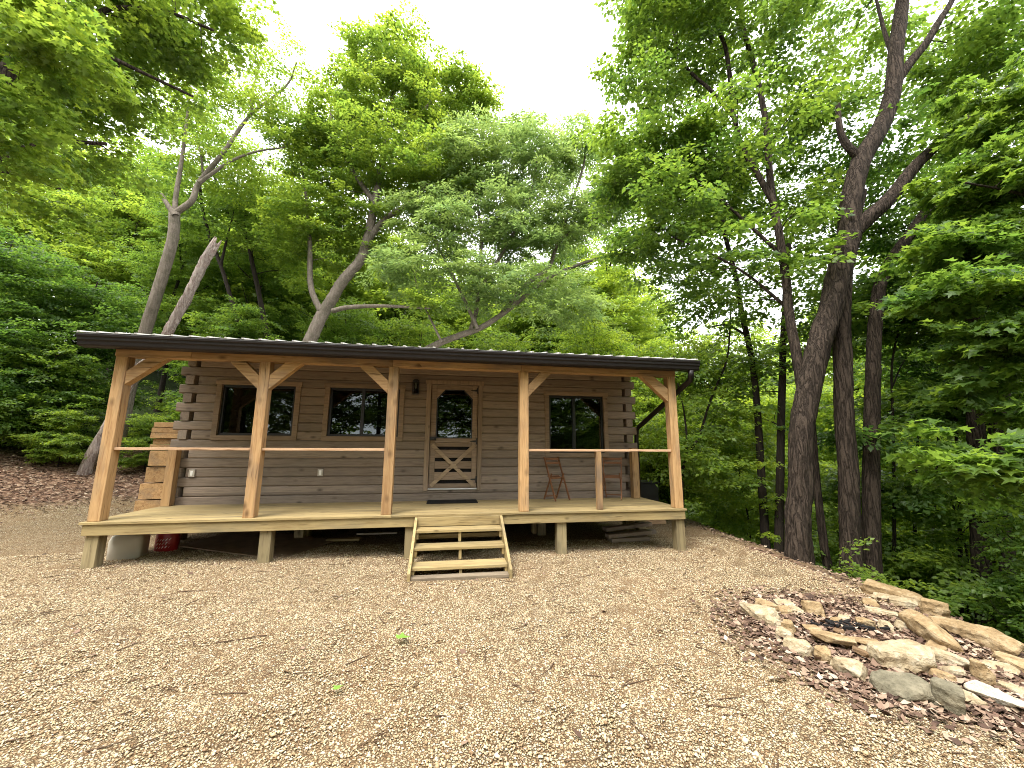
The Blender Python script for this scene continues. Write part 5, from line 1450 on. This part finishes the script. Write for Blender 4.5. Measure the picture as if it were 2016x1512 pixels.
def litter():
    r = np.random.default_rng(9)
    P = []
    def add(n, fx):
        c = 0
        while c < n:
            x, y, pz = fx()
            u = -0.55 * x + 0.83 * y
            P.append((x, y, float(terrain(x, y)) + pz)); c += 1
    def pit():
        while True:
            x, y = r.normal(8.75, 0.7), r.normal(-3.05, 0.6)
            d = math.hypot((x - 8.75) / 1.25, (y + 3.1) / 1.15)
            if d < 1.18 + r.normal(0, 0.06) and (math.hypot((x - 8.62) / 0.42, (y + 2.98) / 0.26) > 1 or r.random() < 0.3) and x < float(edge_x(y)) + 0.1:
                return x, y, 0.012 + r.random() * 0.02
    def front():
        t = r.random(); return 7.7 + 1.2 * t + r.normal(0, 0.16), -3.5 - 0.9 * t + r.normal(0, 0.2), 0.014
    def left():
        while True:
            x, y = r.uniform(-13, -0.8), r.uniform(1.5, 12)
            u = -0.55 * x + 0.83 * y
            if u > 5.7 + r.normal(0, 0.45) and u < 10.5: return x, y, 0.008 + r.random() * 0.03
    def slope():
        y = r.uniform(-4.5, 6); return float(edge_x(y)) + abs(r.normal(0, 1.2)) - 0.25, y, 0.015
    def yard():
        return r.uniform(-3, 9.8), r.uniform(-5, 1.2), 0.012
    add(5200, pit); add(1300, front); add(20000, left); add(2500, slope); add(130, yard)
    P = np.array(P); n = len(P)
    V = np.array([(0, 0, 0), (0.3, 0.32, 0.12), (0.62, 0.20, 0.05), (1, 0, 0.16), (0.62, -0.22, 0.07), (0.3, -0.34, 0.1)])
    F = np.array([(0, 3, 2), (0, 2, 1), (0, 4, 3), (0, 5, 4)])
    a = r.uniform(0, 6.28, n)
    D = norm(np.stack([np.cos(a), np.sin(a), r.normal(0, 0.2, n)], -1))
    N = norm(np.array([0, 0, 1.0]) + r.normal(0, 0.35, (n, 3)))
    B = norm(np.cross(N, D)); N = np.cross(D, B)
    s = r.uniform(0.03, 0.075, n)
    V2 = np.repeat(V[None], n, 0); V2[:, :, 2] *= r.uniform(-0.8, 2.2, n)[:, None]
    co_ = P[:, None] + s[:, None, None] * (V2[:, :, 0, None] * D[:, None] + V2[:, :, 1, None] * B[:, None] + V2[:, :, 2, None] * N[:, None])
    fc = (F[None] + (np.arange(n) * 6)[:, None, None]).reshape(-1, 3)
    me = fast_mesh('leaf_litter', co_.reshape(-1, 3), fc)
    tag(link('leaf_litter', me, None, [M_['litter']]), 'dry brown fallen leaves along the wood edge and around the fire pit', 'leaf litter', kind='stuff')
litter()

def twigs():
    r = np.random.default_rng(31)
    wd = Wood()
    for k in range(1000):
        if k < 850:
            x, y = r.uniform(-1.5, 9.8), -5.2 + 6.2 * r.random() ** 1.3
        else:
            x, y = r.uniform(-11, -1), r.uniform(3, 10)
        a = r.uniform(0, 6.28) if k % 3 else r.normal(0.3, 0.4)
        L = r.uniform(0.03, 0.10) if k % 4 else r.uniform(0.1, 0.28)
        b = r.normal(0, 0.25)
        p = [(x + math.cos(a + b * t) * L * t, y + math.sin(a + b * t) * L * t) for t in (0, 0.35, 0.7, 1.0)]
        c = np.array([(px, py, float(terrain(px, py)) + 0.011) for px, py in p])
        wd.tube(c, np.linspace(0.0045, 0.002, 4) * r.uniform(0.6, 1.2), 4)
    tag(link('fallen_twigs', wd.mesh('fallen_twigs'), None, [M_['twig']]), 'small dead twigs scattered over the gravel', 'twigs', kind='stuff')
twigs()

# ------------------------------------------------------------------ fire ring, ledge stones
from mathutils import noise as mnoise
def stone(name, label, a, b, h, dr, mat, group, seed, sink=0.25, z0=None, rough=1.0, cat='stone'):
    """a broken block: hull of random points in a rounded box, edges chipped, faces lightly dented"""
    a, b = Vector((a[0], a[1], 0)), Vector((b[0], b[1], 0))
    L = (b - a).length * 1.08
    c = (a + b) / 2
    wd_ = max(L * dr, 0.05)
    r = random.Random(seed)
    bm = bmesh.new()
    n = 26
    for k in range(n):
        u_, v_, w_ = (r.uniform(-1, 1) for _ in range(3))
        mval = max(abs(u_), abs(v_), abs(w_))
        p = Vector((u_, v_, w_)) / mval
        p = p.lerp(p.normalized() * 1.15, r.uniform(0.1, 0.6))
        p.z = max(-1, min(1, p.z * 1.25))
        bm.verts.new((p.x * L / 2, p.y * wd_ / 2, p.z * h / 2))
    res = bmesh.ops.convex_hull(bm, input=bm.verts[:])
    bmesh.ops.delete(bm, geom=[g for g in res['geom_interior'] if isinstance(g, bmesh.types.BMVert)], context='VERTS')
    s = min(L, wd_, h * 1.5)
    bmesh.ops.dissolve_limit(bm, angle_limit=math.radians(14), verts=bm.verts[:], edges=bm.edges[:])
    bmesh.ops.bevel(bm, geom=bm.edges[:], offset=0.045 * s, segments=1, affect='EDGES', profile=0.5, clamp_overlap=True)
    bmesh.ops.triangulate(bm, faces=bm.faces[:])
    for _ in range(4):
        ed = [e for e in bm.edges if e.calc_length() > max(0.16 * s, 0.016)]
        if not ed: break
        bmesh.ops.subdivide_edges(bm, edges=ed, cuts=1)
        bmesh.ops.triangulate(bm, faces=bm.faces[:])
    off = Vector((r.uniform(0, 50), r.uniform(0, 50), r.uniform(0, 50)))
    bm.normal_update()
    mv = []
    for v in bm.verts:
        d_ = mnoise.noise(v.co / s * 1.7 + off) * 0.055 + mnoise.noise(v.co / s * 5 + off) * 0.035 + mnoise.noise(v.co / s * 11 + off) * 0.018
        layer = math.sin(v.co.z / max(h, 0.03) * 17 + 4 * mnoise.noise(v.co / s + off)) * 0.018
        mv.append(v.normal * ((d_ + layer * (1 - abs(v.normal.z))) * s * rough))
    for v, q in zip(bm.verts, mv):
        v.co += q
    me = bpy.data.meshes.new(name)
    bmesh.ops.recalc_face_normals(bm, faces=bm.faces)
    bm.to_mesh(me); bm.free()
    o = link(name, me, None, [mat])
    g = float(terrain(c.x, c.y))
    o.location = (c.x, c.y, (z0 if z0 is not None else g) + h * (0.5 - sink))
    o.rotation_euler = (r.uniform(-0.13, 0.13), r.uniform(-0.10, 0.10), math.atan2(b.y - a.y, b.x - a.x))
    return tag(o, label, cat, group)
for i, (a, b, h, dr, k, lb) in enumerate(ROCKS):
    big = i >= 16
    stone('stone' if not 'ledge' in lb and not 'bank' in lb else 'ledge_stone', lb, a, b, h * (1.6 if i < 16 else 1.75), dr * (1.2 if i < 16 else 1.05), M_['rock_' + k],
          'stones of the fire ring' if i < 16 else ('stones along the bank' if 26 <= i <= 28 else 'blocks heaped by the fire ring'), 40 + i, 0.22)
EXTRA = [   # loose flat pieces between the big ones: x, y, length, turn, height, kind, label
 (8.36, -3.28, 0.17, 0.5, 0.04, 'pale', 'flat cream flake left of the white topped wedge block'),
 (8.12, -3.62, 0.15, 2.5, 0.04, 'pale', 'thin pale flake between the long front stone and the flat grey boulder'),
 (8.42, -3.92, 0.16, 1.1, 0.05, 'pale', 'pale chunk at the right side of the square grey boulder'),
 (9.05, -3.32, 0.20, 0.2, 0.05, 'tan', 'tan flake between the small slab stack and the longest ledge stone'),
 (9.18, -3.62, 0.22, 1.9, 0.05, 'pale', 'pale flat piece below the longest ledge stone'),
 (9.42, -2.62, 0.24, 2.4, 0.05, 'pale', 'pale flat piece between the slanted tan block and the bank'),
 (9.55, -2.40, 0.20, 0.9, 0.05, 'tan', 'tan flat piece below the low cream slab'),
 (9.98, -2.25, 0.26, 2.1, 0.06, 'pale', 'cream piece filling the bank edge beside the long low boulder'),
 (9.86, -3.05, 0.30, 1.7, 0.07, 'pale', 'cream piece on the bank edge above the longest ledge stone'),
 (9.42, -3.66, 0.34, 1.6, 0.07, 'tan', 'tan ledge piece nearest the right edge of the picture'),
 (8.72, -2.72, 0.13, 0.4, 0.04, 'tan', 'little tan stone just inside the back of the ring'),
 (8.20, -3.05, 0.14, 2.2, 0.04, 'brown', 'little brown stone inside the left front of the ring'),
]
for i, (x, y, ln, an, h, k, lb) in enumerate(EXTRA):
    stone('stone', lb, (x - math.cos(an) * ln / 2, y - math.sin(an) * ln / 2), (x + math.cos(an) * ln / 2, y + math.sin(an) * ln / 2), h * 1.3, 0.62, M_['rock_' + k], 'loose flat stones round the fire ring', 140 + i, 0.15)
for i, (a, b, h, dr, k, lb) in enumerate(SLABS):
    stone('stone_slab', lb, a, b, max(h, 0.02) * 1.5, dr * 1.25, M_['rock_' + k], 'slabs lying inside the fire ring', 90 + i, -0.8, None, 0.25, 'slab')
m = MB()
rr = random.Random(4)
for k in range(30):
    x, y = PIT[0] + rr.gauss(0.08, 0.14), PIT[1] + rr.gauss(0.1, 0.07)
    g = float(terrain(x, y))
    s = rr.uniform(0.012, 0.032)
    a = rr.uniform(0, 6.28)
    m.bar((x, y, g + s * 0.5 + 0.012), (x + math.cos(a) * s * 3, y + math.sin(a) * s * 3, g + s * 0.7 + 0.012), s, s)
tag(m.build('charcoal', M_['char'], None, 0.004), 'black charred wood bits in the middle of the fire ring', 'charcoal', kind='stuff')

def fallen_leaf(x, y, s, a, label):
    V, F = leaf_shape('maple')
    c, sn = math.cos(a), math.sin(a)
    co_ = np.stack([(V[:, 0] - .5) * c - V[:, 1] * sn, (V[:, 0] - .5) * sn + V[:, 1] * c, V[:, 2] + 0.35], -1) * s
    me = fast_mesh('fallen_leaf', co_, F, False, np.full(len(V), 0.6))
    o = link('fallen_leaf', me, None, [M_['leaf_fresh']])
    o.location = (x, y, float(terrain(x, y)) + 0.012)
    tag(o, label, 'leaf', 'fresh green leaves lying on the gravel')
fallen_leaf(4.52, -2.58, 0.13, 0.4, 'largest fresh green leaf lying on the gravel in front of the steps')
fallen_leaf(4.15, -3.22, 0.08, 1.4, 'small pale green leaf on the gravel nearest the viewer')
fallen_leaf(7.95, -3.72, 0.08, 2.4, 'pale green leaf lying on the leaf litter beside the fire ring')
